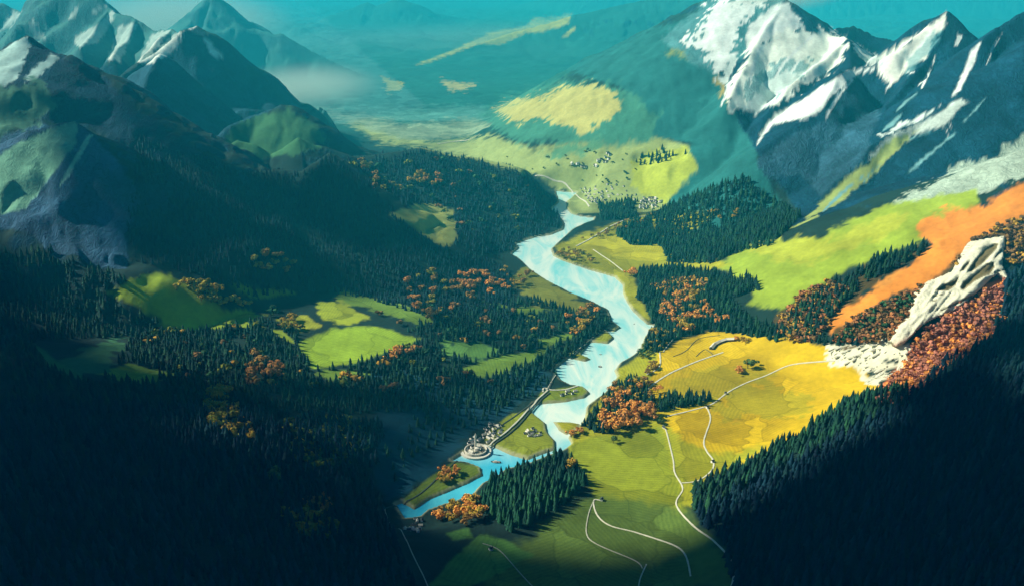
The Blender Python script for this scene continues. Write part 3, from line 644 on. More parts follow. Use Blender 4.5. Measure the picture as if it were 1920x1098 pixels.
def leafy_mesh(kind, i):
    if (kind, i) not in LM:
        V, F = LG[i]; r = np.random.default_rng(i+len(LM))
        c = np.array([LEAF[kind]])*(.6+.7*np.repeat(r.random((len(V)//6, 1)), 6, 0))
        mixc = np.array([LEAF[{'orange':'gold','rust':'gold','gold':'olive','olive':'gold','brown':'gold','green':'olive','yellow':'olive','pink':'rust'}[kind]]]); fm = np.repeat(r.random((len(V)//6, 1))**2, 6, 0)*.8; c = c*(1-fm)+mixc*fm
        LM[(kind, i)] = mesh_np('crown', V, F, M_TINT, False, {'tint': np.clip(c, 0, .9)})
    return LM[(kind, i)]
def limb_trunk():
    V = []; F = []
    def tube(p, q, r0, r1, n=6):
        p, q = Vector(p), Vector(q); d = (q-p).normalized(); s = d.orthogonal().normalized(); t = d.cross(s); k = len(V)
        for c, r in ((p, r0), (q, r1)):
            for j in range(n):
                a = j/n*6.283; V.append(c+s*math.cos(a)*r+t*math.sin(a)*r)
        for j in range(n): F.append((k+j, k+(j+1) % n, k+n+(j+1) % n, k+n+j))
    tube((0,0,0), (.02,0,.45), .04, .028)
    for a in (0, 1.6, 3.1, 4.8): tube((.02,0,.35), (.22*math.cos(a), .22*math.sin(a), .68), .022, .008)
    return pymesh('trunk', V, F, M_BARK, True)
LT = limb_trunk()
def leafy(p, h, kind, label, group, name='autumn_tree'):
    e = bpy.data.objects.new(name, None); link(e); e.location = (p[0], p[1], p[2]-.4); s = h*random.uniform(.95, 1.25); e.scale = (s, s, h)
    e.rotation_euler = (0, 0, random.random()*6.28); e.empty_display_size = .1
    obj('trunk', LT, e); obj('crown', leafy_mesh(kind, random.randrange(4)), e)
    return tag(e, label, 'tree', group)
def leafy_group(P, n, h, kinds, label, group, spacing=9, name='autumn_tree', **kw):
    pts = scatter(P, spacing, **kw)
    if not len(pts): print('EMPTY', label); return
    idx = RNG.permutation(len(pts))[:n]
    for i in idx: leafy(pts[i], h*random.uniform(.7, 1.2), random.choice(kinds), label, group, name)
    print('leafy', label[:40], len(idx), '/', len(pts))
def leafy_stuff(label, P, spacing, h, kinds, name='autumn_scrub', cat='scrub', **kw):
    pts = scatter(P, spacing, **kw)
    if not len(pts): print('EMPTY', label); return
    print('scrub', label[:40], len(pts))
    Vs = []; Fs = []; Cs = []; k = 0
    small = [leafy_geo(700+i, 46, 4, .8, .17) for i in range(3)]
    which = RNG.integers(0, 3, len(pts))
    for v in range(3):
        q = pts[which == v]
        if not len(q): continue
        TV, TF = small[v]; nv = len(TV); hh = h*(.6+.7*RNG.random(len(q))); r = RNG.random(len(q))*6.28; c, s = np.cos(r), np.sin(r); wd = hh*1.15
        X = (TV[None,:,0]*c[:,None]-TV[None,:,1]*s[:,None])*wd[:,None]+q[:,0,None]; Y = (TV[None,:,0]*s[:,None]+TV[None,:,1]*c[:,None])*wd[:,None]+q[:,1,None]
        Z = (TV[None,:,2]-.2)*hh[:,None]+q[:,2,None]
        Vs.append(np.stack([X, Y, Z], -1).reshape(-1, 3)); Fs.append((TF[None]+(np.arange(len(q))*nv)[:,None,None]).reshape(-1, 3)+k); k += nv*len(q)
        kc = np.array([LEAF[x] for x in kinds])[RNG.integers(0, len(kinds), len(q))]*(.6+.6*RNG.random((len(q), 1)))
        Cs.append(np.repeat(kc, nv, 0))
    me = mesh_np(name, np.vstack(Vs), np.vstack(Fs), M_TINT, False, {'tint': np.vstack(Cs)})
    tag(obj(name, me), label=label, cat=cat, kind='stuff')


# ---- conifers: single trees that show
B1 = [(898,930),(918,905),(950,888),(1010,870),(1056,856),(1085,880),(1108,905),(1085,925),(1050,950),(1000,985),(965,1000),(935,985),(915,960)]
bp_ = scatter(B1, 9.8, 900, 1800); bp_ = bp_[np.argsort(bp_[:,1])]
print('block', len(bp_))
for p in bp_[:190]:
    qx, qy = proj(p[0], p[1], p[2])
    zone = 'at the golden tree end of' if qx < 950 else ('in the middle of' if qx < 1030 else 'at the meadow end of'); row = 'front row' if qy > (985-(qx-960)*.45) else 'inner'
    conifer(p, random.uniform(20, 30), '%s dark conifer %s the pointed wood beside the lower river' % (row, zone), 'conifers in the pointed wood by the lower river')
forest_pts('rear rows of the dense pointed conifer wood beside the blue lower river', bp_[190:], 25)
B2 = [(1300,925),(1340,895),(1400,868),(1500,818),(1560,775),(1600,752),(1650,738),(1700,735),(1700,760),(1620,800),(1560,830),(1500,865),(1400,915),(1330,960),(1300,960)]
sp_ = scatter(B2, 11.5, 900, 2200); sp_ = sp_[RNG.permutation(len(sp_))]; print('strip', len(sp_))
for p in sp_[:110]:
    qx, qy = proj(p[0], p[1], p[2])
    zone = 'where the lane meets the wood' if qx < 1400 else ('halfway along the yellow meadow edge' if qx < 1540 else 'near the red scrub end of the yellow meadow edge')
    conifer(p, random.uniform(22, 32), 'tall dark conifer '+zone, 'conifers edging the yellow meadow')
forest_pts('conifer wood closing the lower right edge of the yellow meadow', sp_[110:], 26)
B3 = [(1213,765),(1228,748),(1262,742),(1300,740),(1340,745),(1322,756),(1275,765),(1235,772)]
D = dict(ymin=600, ymax=2300)
forest('small strip of upright green conifers standing on the yellow meadow', B3, 9, 20, **D)
# ---- conifer woods
NOSHADE = []
MEADOWS = [[(190,548),(250,520),(320,512),(380,545),(430,580),(500,590),(470,610),(400,622),(330,616),(280,595)], [(560,640),(620,612),(700,605),(800,632),(760,655),(665,685),(590,695),(565,665)],
 [(590,575),(640,562),(700,600),(640,612),(530,612),(520,600)], [(490,612),(530,618),(560,645),(540,642)], [(290,600),(335,600),(360,622),(310,614)], [(820,640),(900,640),(940,655),(890,678),(830,665)], [(60,640),(250,630),(235,660),(190,725),(150,712),(90,690)]]
forest('near black conifer forest covering the lower right hillside', [(1300,960),(1400,918),(1560,832),(1620,800),(1700,752),(1760,690),(1860,640),(1890,520),(1930,500),(1940,1120),(1380,1120),(1350,1020)], 13, 26, ymin=450, ymax=2200, cols=CON_COLS_SHADED)
forest('deep blue conifer forest on the long slope under the left peaks', [(262,250),(330,290),(390,295),(448,330),(510,322),(570,325),(618,292),(690,340),(735,390),(790,440),(850,470),(925,492),(960,520),(960,600),(820,600),(700,560),(600,545),(480,560),(380,520),(300,500),(250,490),(240,400)], 14, 17, avoid=[[(730,400),(790,383),(850,392),(858,450),(830,468),(775,432)]]+MEADOWS, ymin=1900, ymax=2900, cols=CON_COLS_SHADED)
STRIPS = [[(640,545),(720,560),(820,600),(800,612),(700,585),(630,565)], [(860,690),(960,660),(1040,650),(1000,680),(900,712)], [(400,520),(470,540),(560,548),(480,560)], [(180,700),(240,680),(340,700),(260,722)], [(880,560),(960,575),(1060,580),(980,592)], [(560,700),(640,690),(700,700),(620,712)], [(1000,640),(1060,625),(1090,630),(1020,655)]]
forest('dark conifer forest between the left meadows and the lower valley', [(-20,480),(90,470),(230,520),(300,545),(420,600),(500,600),(640,640),(840,590),(1000,560),(1090,590),(1150,600),(1110,640),(1060,670),(1020,700),(950,760),(800,770),(600,780),(350,760),(180,760),(-20,760)], 14, 20, avoid=MEADOWS+STRIPS+[[(560,560),(720,560),(720,600),(560,640)],[(740,545),(800,600),(760,625),(680,590)]], ymin=1200, ymax=2300)
forest('almost black conifer forest filling the lower left slope', [(-20,760),(180,760),(600,780),(720,800),(700,900),(715,960),(790,1110),(-20,1110)], 13, 25, ymin=500, ymax=1800, cols=CON_COLS_SHADED)
forest('hazy blue conifers on the rounded headland above the river bend', [(640,300),(700,296),(790,282),(850,296),(955,315),(1000,340),(1035,372),(1050,400),(1050,430),(990,445),(960,470),(900,480),(850,460),(840,400),(760,390),(690,330)], 16, 18, ymin=2300, ymax=3700, cols=CON_COLS_SHADED, avoid=[[(730,400),(790,383),(850,392),(858,450),(830,468),(775,432)]])
forest('tall dark conifer forest on the slope right of the villages', [(1172,425),(1230,400),(1290,372),(1340,350),(1400,335),(1445,375),(1500,410),(1450,458),(1400,468),(1340,495),(1250,492),(1240,460),(1180,460),(1150,440)], 13, 24, ymin=2000, ymax=3600)
forest('blue green conifer block beside the terraced village', [(1125,385),(1160,378),(1195,378),(1190,395),(1195,408),(1125,415)], 12, 22, ymin=2600, ymax=3600)
forest('dark conifers behind the orange trees on the right river bank', [(1195,505),(1260,500),(1330,510),(1420,525),(1428,545),(1370,560),(1400,600),(1480,620),(1460,640),(1340,620),(1280,630),(1230,660),(1205,655),(1215,620),(1225,600),(1195,560)], 12, 22, ymin=1500, ymax=2700)
forest('line of pointed conifers climbing beside the orange slope', [(1470,600),(1500,575),(1560,535),(1610,510),(1660,480),(1745,456),(1735,475),(1670,512),(1620,530),(1570,580),(1540,620),(1480,630)], 12, 25, ymin=1400, ymax=2800)
forest('dark conifers with orange trees on the point right of the river', [(1085,800),(1110,775),(1130,745),(1165,715),(1190,705),(1215,735),(1225,765),(1180,800),(1130,815)], 10, 20, ymin=1100, ymax=2000)
forest('conifers below the white scree on the dark slope', [(1380,625),(1480,620),(1600,640),(1640,632),(1600,650),(1500,640),(1400,632)], 11, 18, ymin=1500, ymax=2300)
forest('sparse conifers beside the blue fields on the left river bank', [(800,760),(950,740),(1010,700),(1090,640),(1120,610),(1140,590),(1150,600),(1060,690),(1015,735),(930,780),(880,800),(800,840),(740,900),(720,850)], 20, 17, ymin=1100, ymax=2300)
forest('conifer rows at the back of the river meadows', [(1190,300),(1240,280),(1290,290),(1260,300),(1200,315)], 22, 22, ymin=3000, ymax=5200)
# ---- autumn and green broadleaf trees
G = leafy_group
G([(1095,800),(1120,775),(1150,755),(1180,765),(1215,775),(1230,795),(1200,808),(1165,815),(1120,815)], 26, 22, ['orange','orange','rust'], 'bright orange tree on the point between the river and the yellow meadow', 'orange trees on the river point', 8)
G([(1120,745),(1160,715),(1200,705),(1240,735),(1225,760),(1180,755),(1130,775)], 18, 17, ['gold','brown','orange'], 'golden brown tree among the conifers above the river point', 'golden trees among the conifers of the river point', 9)
G([(1062,822),(1080,808),(1095,800),(1098,812),(1075,826)], 7, 10, ['orange','rust'], 'low orange tree on the grassy spit at the water edge', 'low orange trees at the water edge', 6)
G([(1235,560),(1290,545),(1310,570),(1370,580),(1385,600),(1330,615),(1290,625),(1260,620),(1240,590)], 40, 21, ['orange','orange','gold'], 'orange tree in the wood above the yellow meadow', 'orange trees in the wood above the yellow meadow', 10)
G([(1215,615),(1250,620),(1275,625),(1245,655),(1215,655)], 12, 15, ['gold','olive'], 'golden tree on the river bank above the curved lane', 'golden trees on the bank above the curved lane', 9)
G([(1205,698),(1228,675),(1236,690),(1215,705)], 12, 10, ['gold','brown'], 'small golden tree inside the curved hedge lane', 'small golden trees inside the curved lane', 6)
G([(1178,510),(1196,505),(1196,522),(1182,525)], 5, 17, ['orange'], 'orange tree beside the river where the narrow lane ends', 'orange trees where the narrow lane ends', 8)
G([(1060,575),(1110,570),(1130,590),(1110,620),(1075,635),(1060,610)], 20, 20, ['gold','orange','brown'], 'golden orange tree on the left bank above the river bend', 'golden trees on the left bank bend', 10)
G([(860,515),(900,510),(940,530),(960,545),(910,555),(870,545)], 16, 22, ['orange','rust'], 'orange tree in the middle of the shaded left bank', 'orange trees in the middle of the left bank', 11)
G([(755,500),(850,510),(900,560),(880,600),(800,620),(770,560)], 22, 22, ['brown','rust','olive'], 'brown leaved tree on the shaded slope left of the orange trees', 'brown trees on the shaded slope', 13)
G([(950,500),(990,515),(1000,545),(960,540),(930,520)], 10, 16, ['gold','brown'], 'golden brown tree close to the left shore', 'golden brown trees close to the left shore', 10)
G([(320,545),(340,522),(400,535),(440,565),(470,575),(420,580),(370,565)], 26, 20, ['olive','gold','yellow'], 'yellow green tree on the bright meadow at left', 'yellow green trees on the left meadow', 10, 'broadleaf_tree')
G([(520,605),(555,595),(570,615),(530,625)], 8, 18, ['gold','olive'], 'golden tree between the two left meadows', 'golden trees between the left meadows', 9)
G([(450,700),(470,670),(510,665),(535,690),(520,725),(470,725)], 16, 22, ['rust','brown'], 'reddish brown tree in the dark wood below the meadows', 'reddish trees in the dark wood', 11)
G([(720,665),(750,650),(780,655),(760,675),(725,690)], 10, 18, ['rust','orange'], 'rusty orange tree at the lower edge of the left meadow', 'rusty trees at the lower meadow edge', 9)
G([(380,790),(385,745),(430,740),(450,780),(500,830),(440,830)], 30, 20, ['olive','olive','gold'], 'yellow green tree in the dark lower left forest', 'yellow green trees in the lower left forest', 11, 'broadleaf_tree')
G([(515,960),(560,955),(620,980),(650,1010),(610,1025),(550,995)], 26, 14, ['olive','gold'], 'small yellow green tree at the dark lower edge left of the river', 'small yellow green trees at the dark lower edge', 8, 'broadleaf_tree')
G([(565,950),(605,935),(630,950),(610,970)], 8, 13, ['rust','brown'], 'dull red tree above the small yellow green trees', 'dull red trees at the dark lower edge', 8)
G([(820,892),(835,884),(862,885),(858,897),(830,904)], 14, 12, ['orange','gold'], 'orange tree on the oval island in the lower river', 'orange trees on the oval island', 6)
G([(805,968),(830,950),(880,940),(905,935),(905,960),(890,985),(860,980),(830,985)], 24, 17, ['orange','gold','brown'], 'golden tree at the left end of the pointed conifer wood', 'golden trees at the end of the pointed wood', 9)
G([(1058,878),(1068,870),(1074,880),(1064,890)], 2, 20, ['gold'], 'single golden tree standing inside the pointed conifer wood', 'golden trees inside the conifer wood', 8)
G([(1378,700),(1384,692),(1394,692),(1394,701)], 3, 13, ['orange'], 'orange tree in the small clump on the open yellow meadow', 'orange trees of the meadow clump', 6)
G([(1372,640),(1380,632),(1405,636),(1400,645)], 6, 11, ['orange','gold'], 'light orange tree at the end of the curved barn', 'orange trees beside the curved barn', 7)
G([(1040,482),(1050,468),(1080,470),(1115,485),(1105,495),(1070,490)], 26, 13, ['gold','olive','brown'], 'small golden tree on the round point inside the river bend', 'small golden trees inside the river bend', 9, 'broadleaf_tree')
G([(1090,450),(1150,425),(1200,405),(1240,398),(1245,408),(1190,425),(1130,448)], 26, 14, ['gold','olive','brown'], 'small brown green tree beside the straight pale road', 'trees lining the straight pale road', 10, 'broadleaf_tree')
G([(765,345),(790,330),(825,335),(830,350),(790,355)], 14, 24, ['rust','gold'], 'orange tree on the hazy blue headland', 'orange trees on the hazy headland', 13)
G([(670,300),(700,310),(730,340),(760,370),(740,375),(690,340)], 14, 24, ['olive','brown'], 'olive tree on the crest of the dark left slope', 'olive trees on the crest', 14, 'broadleaf_tree')
G([(460,490),(500,480),(560,500),(530,520),(480,515)], 12, 26, ['brown','olive'], 'dull brown tree alone in the deep blue left forest', 'dull brown trees in the blue forest', 14, 'broadleaf_tree')
G([(1325,400),(1345,395),(1350,410),(1330,412)], 3, 20, ['gold'], 'golden tree in the dark forest slope', 'golden trees on the dark forest slope', 14)
G([(1365,402),(1385,398),(1385,412),(1368,412)], 3, 20, ['gold'], 'golden tree in the dark forest right of the first golden pair', 'golden trees at right on the dark forest slope', 14)
S = leafy_stuff
S('rusty brown autumn scrub at the foot of the orange slope', [(1460,600),(1500,550),(1560,530),(1590,545),(1560,590),(1530,640),(1480,640)], 8, 13, ['brown','gold','rust'], ymin=1400, ymax=2800)
S('dark brown and orange scrub between the orange slope and the pale crag', [(1560,640),(1600,600),(1650,570),(1740,535),(1720,560),(1710,600),(1690,640),(1620,648)], 8, 12, ['brown','brown','green','rust'], ymin=1300, ymax=2800)
S('dark brown scrub on the crest behind the pale crag', [(1780,500),(1830,450),(1870,425),(1930,405),(1930,500),(1890,500),(1884,440),(1824,452),(1790,510)], 9, 12, ['brown','brown','gold'], ymin=1400, ymax=3000)
S('coral red autumn scrub running down below the pale crag', [(1895,520),(1880,600),(1850,640),(1790,690),(1730,735),(1690,755),(1650,765),(1645,738),(1690,700),(1710,650),(1780,590),(1850,545)], 8, 13, ['pink','rust','pink','orange'], ymin=1200, ymax=3000)
S('orange autumn trees speckled through the conifers on the right river bank', [(1215,540),(1300,520),(1330,530),(1310,560),(1250,560)], 12, 15, ['gold','brown'], ymin=1500, ymax=3000)
S('dark olive thicket in the shaded lower left forest', [(530,790),(640,780),(690,800),(690,850),(620,880),(540,860)], 9, 11, ['olive','green'], ymin=900, ymax=2200)
S('olive and brown leaved trees speckled through the dark left forest', [(230,560),(480,560),(640,600),(840,560),(1000,590),(1060,640),(940,720),(760,740),(480,740),(300,700)], 66, 18, ['olive','brown','gold','green'], avoid=MEADOWS+STRIPS, ymin=1200, ymax=2600)
S('olive and golden trees speckled over the hazy headland', [(650,310),(760,300),(900,310),(1000,350),(980,430),(880,450),(800,380),(700,360)], 80, 20, ['olive','brown','green'], ymin=2400, ymax=3700)
S('small round bushes dotted over the far valley floor', [(900,290),(1000,300),(1080,285),(1160,280),(1240,320),(1180,345),(1090,345),(1000,320)], 62, 11, ['green','olive'], 'valley_scrub', ymin=3000, ymax=5500)
S('bright green bushes along the curved shore', [(1195,660),(1215,640),(1225,655),(1210,675)], 8, 9, ['green','olive'], 'shore_scrub', ymin=1200, ymax=2600)
def one(px, py, h, kind, label, name='autumn_tree'): leafy(ground(px, py), h, kind, label, None, name)
one(1461, 630, 17, 'orange', 'single round orange tree on the yellow meadow edge beneath the dark conifers')
one(1402, 690, 22, 'green', 'dark green tree with spreading crown on the open yellow meadow', 'broadleaf_tree')
one(1150, 830, 13, 'green', 'small dark green tree below the orange trees of the river point', 'broadleaf_tree')
one(1238, 795, 12, 'green', 'dark green tree beside the white hut where the lane starts', 'broadleaf_tree')
one(522, 905, 26, 'green', 'lone dark green tree in the black lower left forest', 'broadleaf_tree')

# ---- houses
M_WALL = mat('pale_render', (.72,.70,.58), .9, .1, .5); M_WHITE = mat('white_render', (.82,.82,.76), .9, .08, .5)
M_ROOF = mat('dark_slate', (.04,.06,.065), .7, .2, 1.); M_ROOF2 = mat('pale_roof', (.62,.60,.48), .8, .15, 1.); M_STONE = mat('pale_stone', (.66,.64,.52), .9, .15, .3, .3, 1.)
M_DARK = mat('dark_window', (.02,.03,.035), .3)
def house_meshes(L, W, H, roofm, wallm, tagn):
    a, b_ = L/2, W/2; R = H+W*.42
    V = [(-a,-b_,-1.5),(a,-b_,-1.5),(a,b_,-1.5),(-a,b_,-1.5),(-a,-b_,H),(a,-b_,H),(a,b_,H),(-a,b_,H),(-a,0,R),(a,0,R)]
    F = [(0,1,5,4),(2,3,7,6),(1,2,6,9,5),(3,0,4,8,7)]
    wall = pymesh('wall', V, F, wallm)
    o = .7; e = .42*o*1.6; t = .35
    V = [(-a-o,-b_-o,H-e),(a+o,-b_-o,H-e),(a+o,0,R+.1),(-a-o,0,R+.1),(-a-o,b_+o,H-e),(a+o,b_+o,H-e)]
    V += [(x, y, z+t) for x, y, z in V]
    F = [(0,1,2,3),(3,2,5,4),(6,9,8,7),(9,10,11,8),(0,6,7,1),(4,5,11,10),(0,3,9,6),(3,4,10,9),(1,7,8,2),(2,8,11,5)]
    roof = pymesh('roof', V, F, roofm)
    V = []; F = []
    for x in (-a*.5, a*.05, a*.55):
        for sy in (-1, 1):
            k = len(V); y = sy*(b_+.06)
            V += [(x-.7,y,H*.35),(x+.7,y,H*.35),(x+.7,y,H*.75),(x-.7,y,H*.75)]; F.append((k,k+1,k+2,k+3))
    win = [pymesh('window', [V[4*i+j] for j in range(4)], [(0,1,2,3)], M_DARK) for i in range(6)]
    return wall, roof, win
def box_mesh(name, x0, x1, y0, y1, z0, z1, m):
    V = [(x0,y0,z0),(x1,y0,z0),(x1,y1,z0),(x0,y1,z0),(x0,y0,z1),(x1,y0,z1),(x1,y1,z1),(x0,y1,z1)]
    return pymesh(name, V, [(0,3,2,1),(4,5,6,7),(0,1,5,4),(1,2,6,5),(2,3,7,6),(3,0,4,7)], m)
HM = [house_meshes(11,7,4.5,M_ROOF,M_WALL,'a'), house_meshes(14,8,5,M_ROOF2,M_WHITE,'b'), house_meshes(9,7,5.5,M_ROOF,M_WHITE,'c'), house_meshes(16,7,4,M_ROOF2,M_WALL,'d')]
CH = box_mesh('chimney', -.5,.5,-.5,.5,0,2.6,M_STONE)
def house(p, rz, k, label, group, s=1.):
    e = bpy.data.objects.new('house', None); link(e); e.location = p; e.rotation_euler = (0,0,rz); e.scale = (s,s,s); e.empty_display_size = 1
    wl, rf, wn = HM[k]
    wl_ = obj('wall', wl, e); r = obj('roof', rf, e); obj('chimney', CH, r, (2.2, 0, 7.)); [obj('window', w_, wl_) for w_ in wn]
    return tag(e, label, 'house', group)
def village(P, n, label, group, ax=.5, ks=(0,1,2,3), s=1., minimum=13, spacing=None):
    pts = scatter(P, spacing or minimum, 900, 6000); idx = RNG.permutation(len(pts))[:n]; print('village', group, len(idx), '/', len(pts))
    for i in idx: house(tuple(pts[i]), ax+random.choice((0, 0, 1.57))+random.uniform(-.25,.25), random.choice(ks), label, group, s*random.uniform(.8, 1.15))
village([(976,812),(990,802),(1010,801),(1024,815),(1005,824),(988,819)], 18, 'white walled house in the hamlet on the triangular river island', 'houses on the triangular island', .3, (1,2,0), .45, spacing=7)
village([(868,838),(884,818),(902,812),(908,800),(932,788),(946,800),(936,820),(918,833),(906,824),(886,836)], 34, 'pale house packed behind the round fort by the causeway', 'houses packed behind the round fort', .6, (0,1,2,3), .52, spacing=8.5)
village([(750,974),(785,966),(798,975),(797,992),(775,1003),(757,997)], 26, 'pale house in the settlement at the lower end of the river', 'houses at the lower end of the river', .2, (0,1,2), .5, spacing=7.5)
village([(1046,736),(1060,729),(1082,732),(1070,742),(1052,743)], 6, 'white house on the grassy island beside the hook of the pale road', 'white houses beside the road hook', .2, (1,2), .5, spacing=8)
village([(1090,356),(1130,348),(1165,344),(1192,362),(1192,378),(1150,378),(1120,385),(1098,374)], 70, 'small house in the terraced village right of the far river', 'houses of the terraced village', .9, (0,1,2,3), .62, spacing=15)
village([(1196,388),(1203,374),(1230,368),(1248,378),(1238,388),(1208,394)], 30, 'house in the crescent hamlet against the dark forest', 'houses of the crescent hamlet', .3, (0,1,2,3), .8, spacing=13)
village([(1060,313),(1080,300),(1120,290),(1150,283),(1140,303),(1090,320)], 40, 'tiny house in the hazy far valley village', 'houses of the hazy far village', .3, (0,1,2), 1.1, spacing=24)
for px, py, lab in ((1360,738,'white hut on the bend of the road crossing the yellow meadow'), (1245,802,'white hut at the head of the lane below the orange trees'), (1326,764,'small white hut at the road fork on the yellow meadow'), (1336,866,'small white hut where the lane meets the dark conifers'), (920,1030,'dark roofed hut beside the faint lower track'), (1128,937,'little white hut at the top of the hairpin lane'), (1130,366,'white farmhouse on the near edge of the terraced village')):
    house(tuple(ground(px, py)), random.random()*3, 2, lab, None, .6)


# ---- round fort on its own quay
def ring_solid(name, prof, m, n=48, cx=0, cy=0, smooth=False):
    """lathe a closed (r,z) profile"""
    V = []; F = []; k = len(prof)
    for i in range(n):
        a = i/n*2*math.pi
        for r, z in prof: V.append((cx+r*math.cos(a), cy+r*math.sin(a), z))
    for i in range(n):
        for j in range(k):
            a, b_ = i*k+j, i*k+(j+1) % k; c, d = ((i+1) % n)*k+(j+1) % k, ((i+1) % n)*k+j; F.append((a, d, c, b_))
    return pymesh(name, V, F, m, smooth)
fp = ground(892, 851); fort = bpy.data.objects.new('round_fort', None); link(fort); fort.location = (fp.x, fp.y, 0)
tag(fort, 'round stone fort with ringed quay and one tall tower standing in the blue water', 'fort')
obj('quay', ring_solid('quay', [(27,-4),(27.5,1.6),(22,1.8),(22,-4)], M_STONE), fort)
obj('ring_wall', ring_solid('ring_wall', [(20,-4),(20,5.2),(18.6,5.2),(18.6,-4)], M_STONE), fort)
obj('courtyard', ring_solid('courtyard', [(.3,-3),(.3,2.2),(18.5,2.2),(18.5,-3)], mat('paving', (.30,.31,.24), .9, .2, .3)), fort)
tower = obj('tower', ring_solid('tower', [(.2,2),(.2,30),(2.1,30),(1.9,28),(1.5,27),(2.2,2)], M_STONE, 14), fort)
obj('spire', ring_solid('spire', [(.05,29.5),(.05,37),(.25,36),(2.3,29.5)], M_ROOF2, 14), tower)
for k in range(7):
    a = k*.9+.4; r = 11+2*(k % 2)
    ho = obj('fort_house', HM[k % 3][0], fort, (r*math.cos(a), r*math.sin(a), 2.2)); ho.scale = (.62,)*3; ho.rotation_euler = (0,0,a+1.57)
    obj('roof', HM[k % 3][1], ho)
kp = obj('keep', ring_solid('keep', [(.1,2),(.1,11),(5,9),(5,2)], M_STONE, 8), fort, (3,-2,0))

# ---- boats and rafts
M_WOOD = mat('dark_wood', (.05,.045,.04), .7, .2, 1.); M_DECK = mat('pale_deck', (.55,.52,.42), .8, .1, 1.)
def boat(p, L, rz, label):
    e = bpy.data.objects.new('boat', None); link(e); e.location = (p.x, p.y, -1.5); e.rotation_euler = (0,0,rz); W = L*.16
    V = []; F = []; n = 9
    for i in range(n):
        f = i/(n-1)*2-1; w_ = W*(1-abs(f)**2.4)+.05; h = .11*L*(.75+.5*f*f)
        V += [(f*L/2, -w_, h), (f*L/2*.92, -w_*.55, -.35), (f*L/2*.92, w_*.55, -.35), (f*L/2, w_, h)]
    for i in range(n-1):
        a = 4*i
        for j in range(3): F.append((a+j, a+4+j, a+5+j, a+j+1))
    obj('hull', pymesh('hull', V, F, M_WOOD), e)
    V = []; F = []
    for i in range(n):
        f = i/(n-1)*2-1; w_ = (W*(1-abs(f)**2.4)+.02)*.9; V += [(f*L/2*.95, -w_, .06*L), (f*L/2*.95, w_, .06*L)]
        if i: F.append((2*i-2, 2*i, 2*i+1, 2*i-1))
    obj('deck', pymesh('deck', V, F, M_DECK), e)
    obj('cabin', box_mesh('cabin', -L*.16, L*.1, -W*.45, W*.45, .06*L, .17*L, M_DECK), e)
    return tag(e, label, 'boat')
def wp(px, py):
    q = flat([(px, py)], -1.5)[0]; return Vector((q[0], q[1], -1.5))
boat(wp(930,866), 18, -.12, 'long dark boat lying on the blue water near the round fort')
boat(wp(1126,664), 7, .1, 'small dark boat on the pale river above the round raft')
boat(wp(1189,607), 6, .9, 'tiny dark boat near the right bank of the pale river')
boat(wp(1086,404), 12, 1.1, 'narrow dark boat in the far inlet of the river')
rf = bpy.data.objects.new('round_raft', None); link(rf); q = wp(1125,687); rf.location = (q.x, q.y, -1.5)
obj('float_ring', ring_solid('float_ring', [(3.6,-.6),(3.8,1.0),(2.6,1.0),(2.4,-.6)], M_WOOD, 24), rf); obj('platform', ring_solid('platform', [(.1,0),(.1,.5),(2.4,.5),(2.4,0)], M_DECK, 24), rf)
tag(rf, 'dark ring shaped raft floating on the pale river', 'raft')
# ---- curved barn on the meadow
A = [ground(*p) for p in [(1333,655),(1340,647),(1350,642),(1362,638.5),(1377,638)]]
def sweep(name, pts, prof, m):
    V = []; F = []; k = len(prof)
    for i, p in enumerate(pts):
        d = pts[min(i+1, len(pts)-1)]-pts[max(i-1, 0)]; d.z = 0; d.normalize(); nn = Vector((-d.y, d.x, 0))
        for x, z in prof: V.append(tuple(p+nn*x+Vector((0,0,z))-A[0]))
    for i in range(len(pts)-1):
        for j in range(k): F.append((i*k+j, (i+1)*k+j, (i+1)*k+(j+1) % k, i*k+(j+1) % k))
    F.append(tuple(range(k))); F.append(tuple(range((len(pts)-1)*k, len(pts)*k))[::-1]); return pymesh(name, V, F, m)
bn = bpy.data.objects.new('curved_barn', None); link(bn); bn.location = A[0]
obj('wall', sweep('wall', A, [(-4,-2),(-4,4),(4,4),(4,-2)], M_WOOD), bn)
obj('roof', sweep('roof', A, [(-5,3.9),(0,7),(5,3.9),(5,4.3),(0,7.5),(-5,4.3)], M_ROOF2), bn)
tag(bn, 'long curved dark barn with pale roof on the upper yellow meadow', 'barn')

# ---- the pale crag
CRAG = [(1824,452),(1850,448),(1884,443),(1883,465),(1881,483),(1880,496),(1884,505),(1896,528),(1884,524),(1872,512),(1850,530),(1828,553),(1806,571),(1784,584),(1762,592),(1735,606),(1719,619),(1700,640),(1680,650),(1670,640),(1686,610),(1697,599),(1710,592),(1708,582),(1717,562),(1719,549),(1747,527),(1789,509),(1806,480)]
cv = lambda P: [(1500+x/4.571, 400+y/4.571) for x, y in P]
HOLES = [cv([(1700,255),(1660,262),(1590,300),(1500,400),(1432,505),(1475,500),(1580,420),(1690,300)]), cv([(1660,420),(1600,430),(1500,520),(1400,590),(1375,640),(1400,660),(1500,580),(1640,510),(1668,465)]),
 cv([(1460,400),(1400,450),(1370,500),(1405,488),(1445,440)]), cv([(1365,540),(1330,575),(1230,610),(1155,658),(1275,662),(1335,615)]), cv([(1725,310),(1660,385),(1672,388),(1732,322)]), cv([(1225,690),(1140,706),(1142,714),(1222,698)]), cv([(1180,732),(1130,745),(1135,755),(1178,745)]), cv([(1755,480),(1700,492),(1580,535),(1580,541),(1705,500),(1755,490)]), cv([(1590,618),(1500,690),(1400,735),(1200,830),(1205,838),(1410,745),(1510,698),(1592,626)])]
def crest_y(px): return float(np.interp(px, [1620,1700,1760,1820,1885,1960], [1800,1820,1840,1850,1880,1950]))
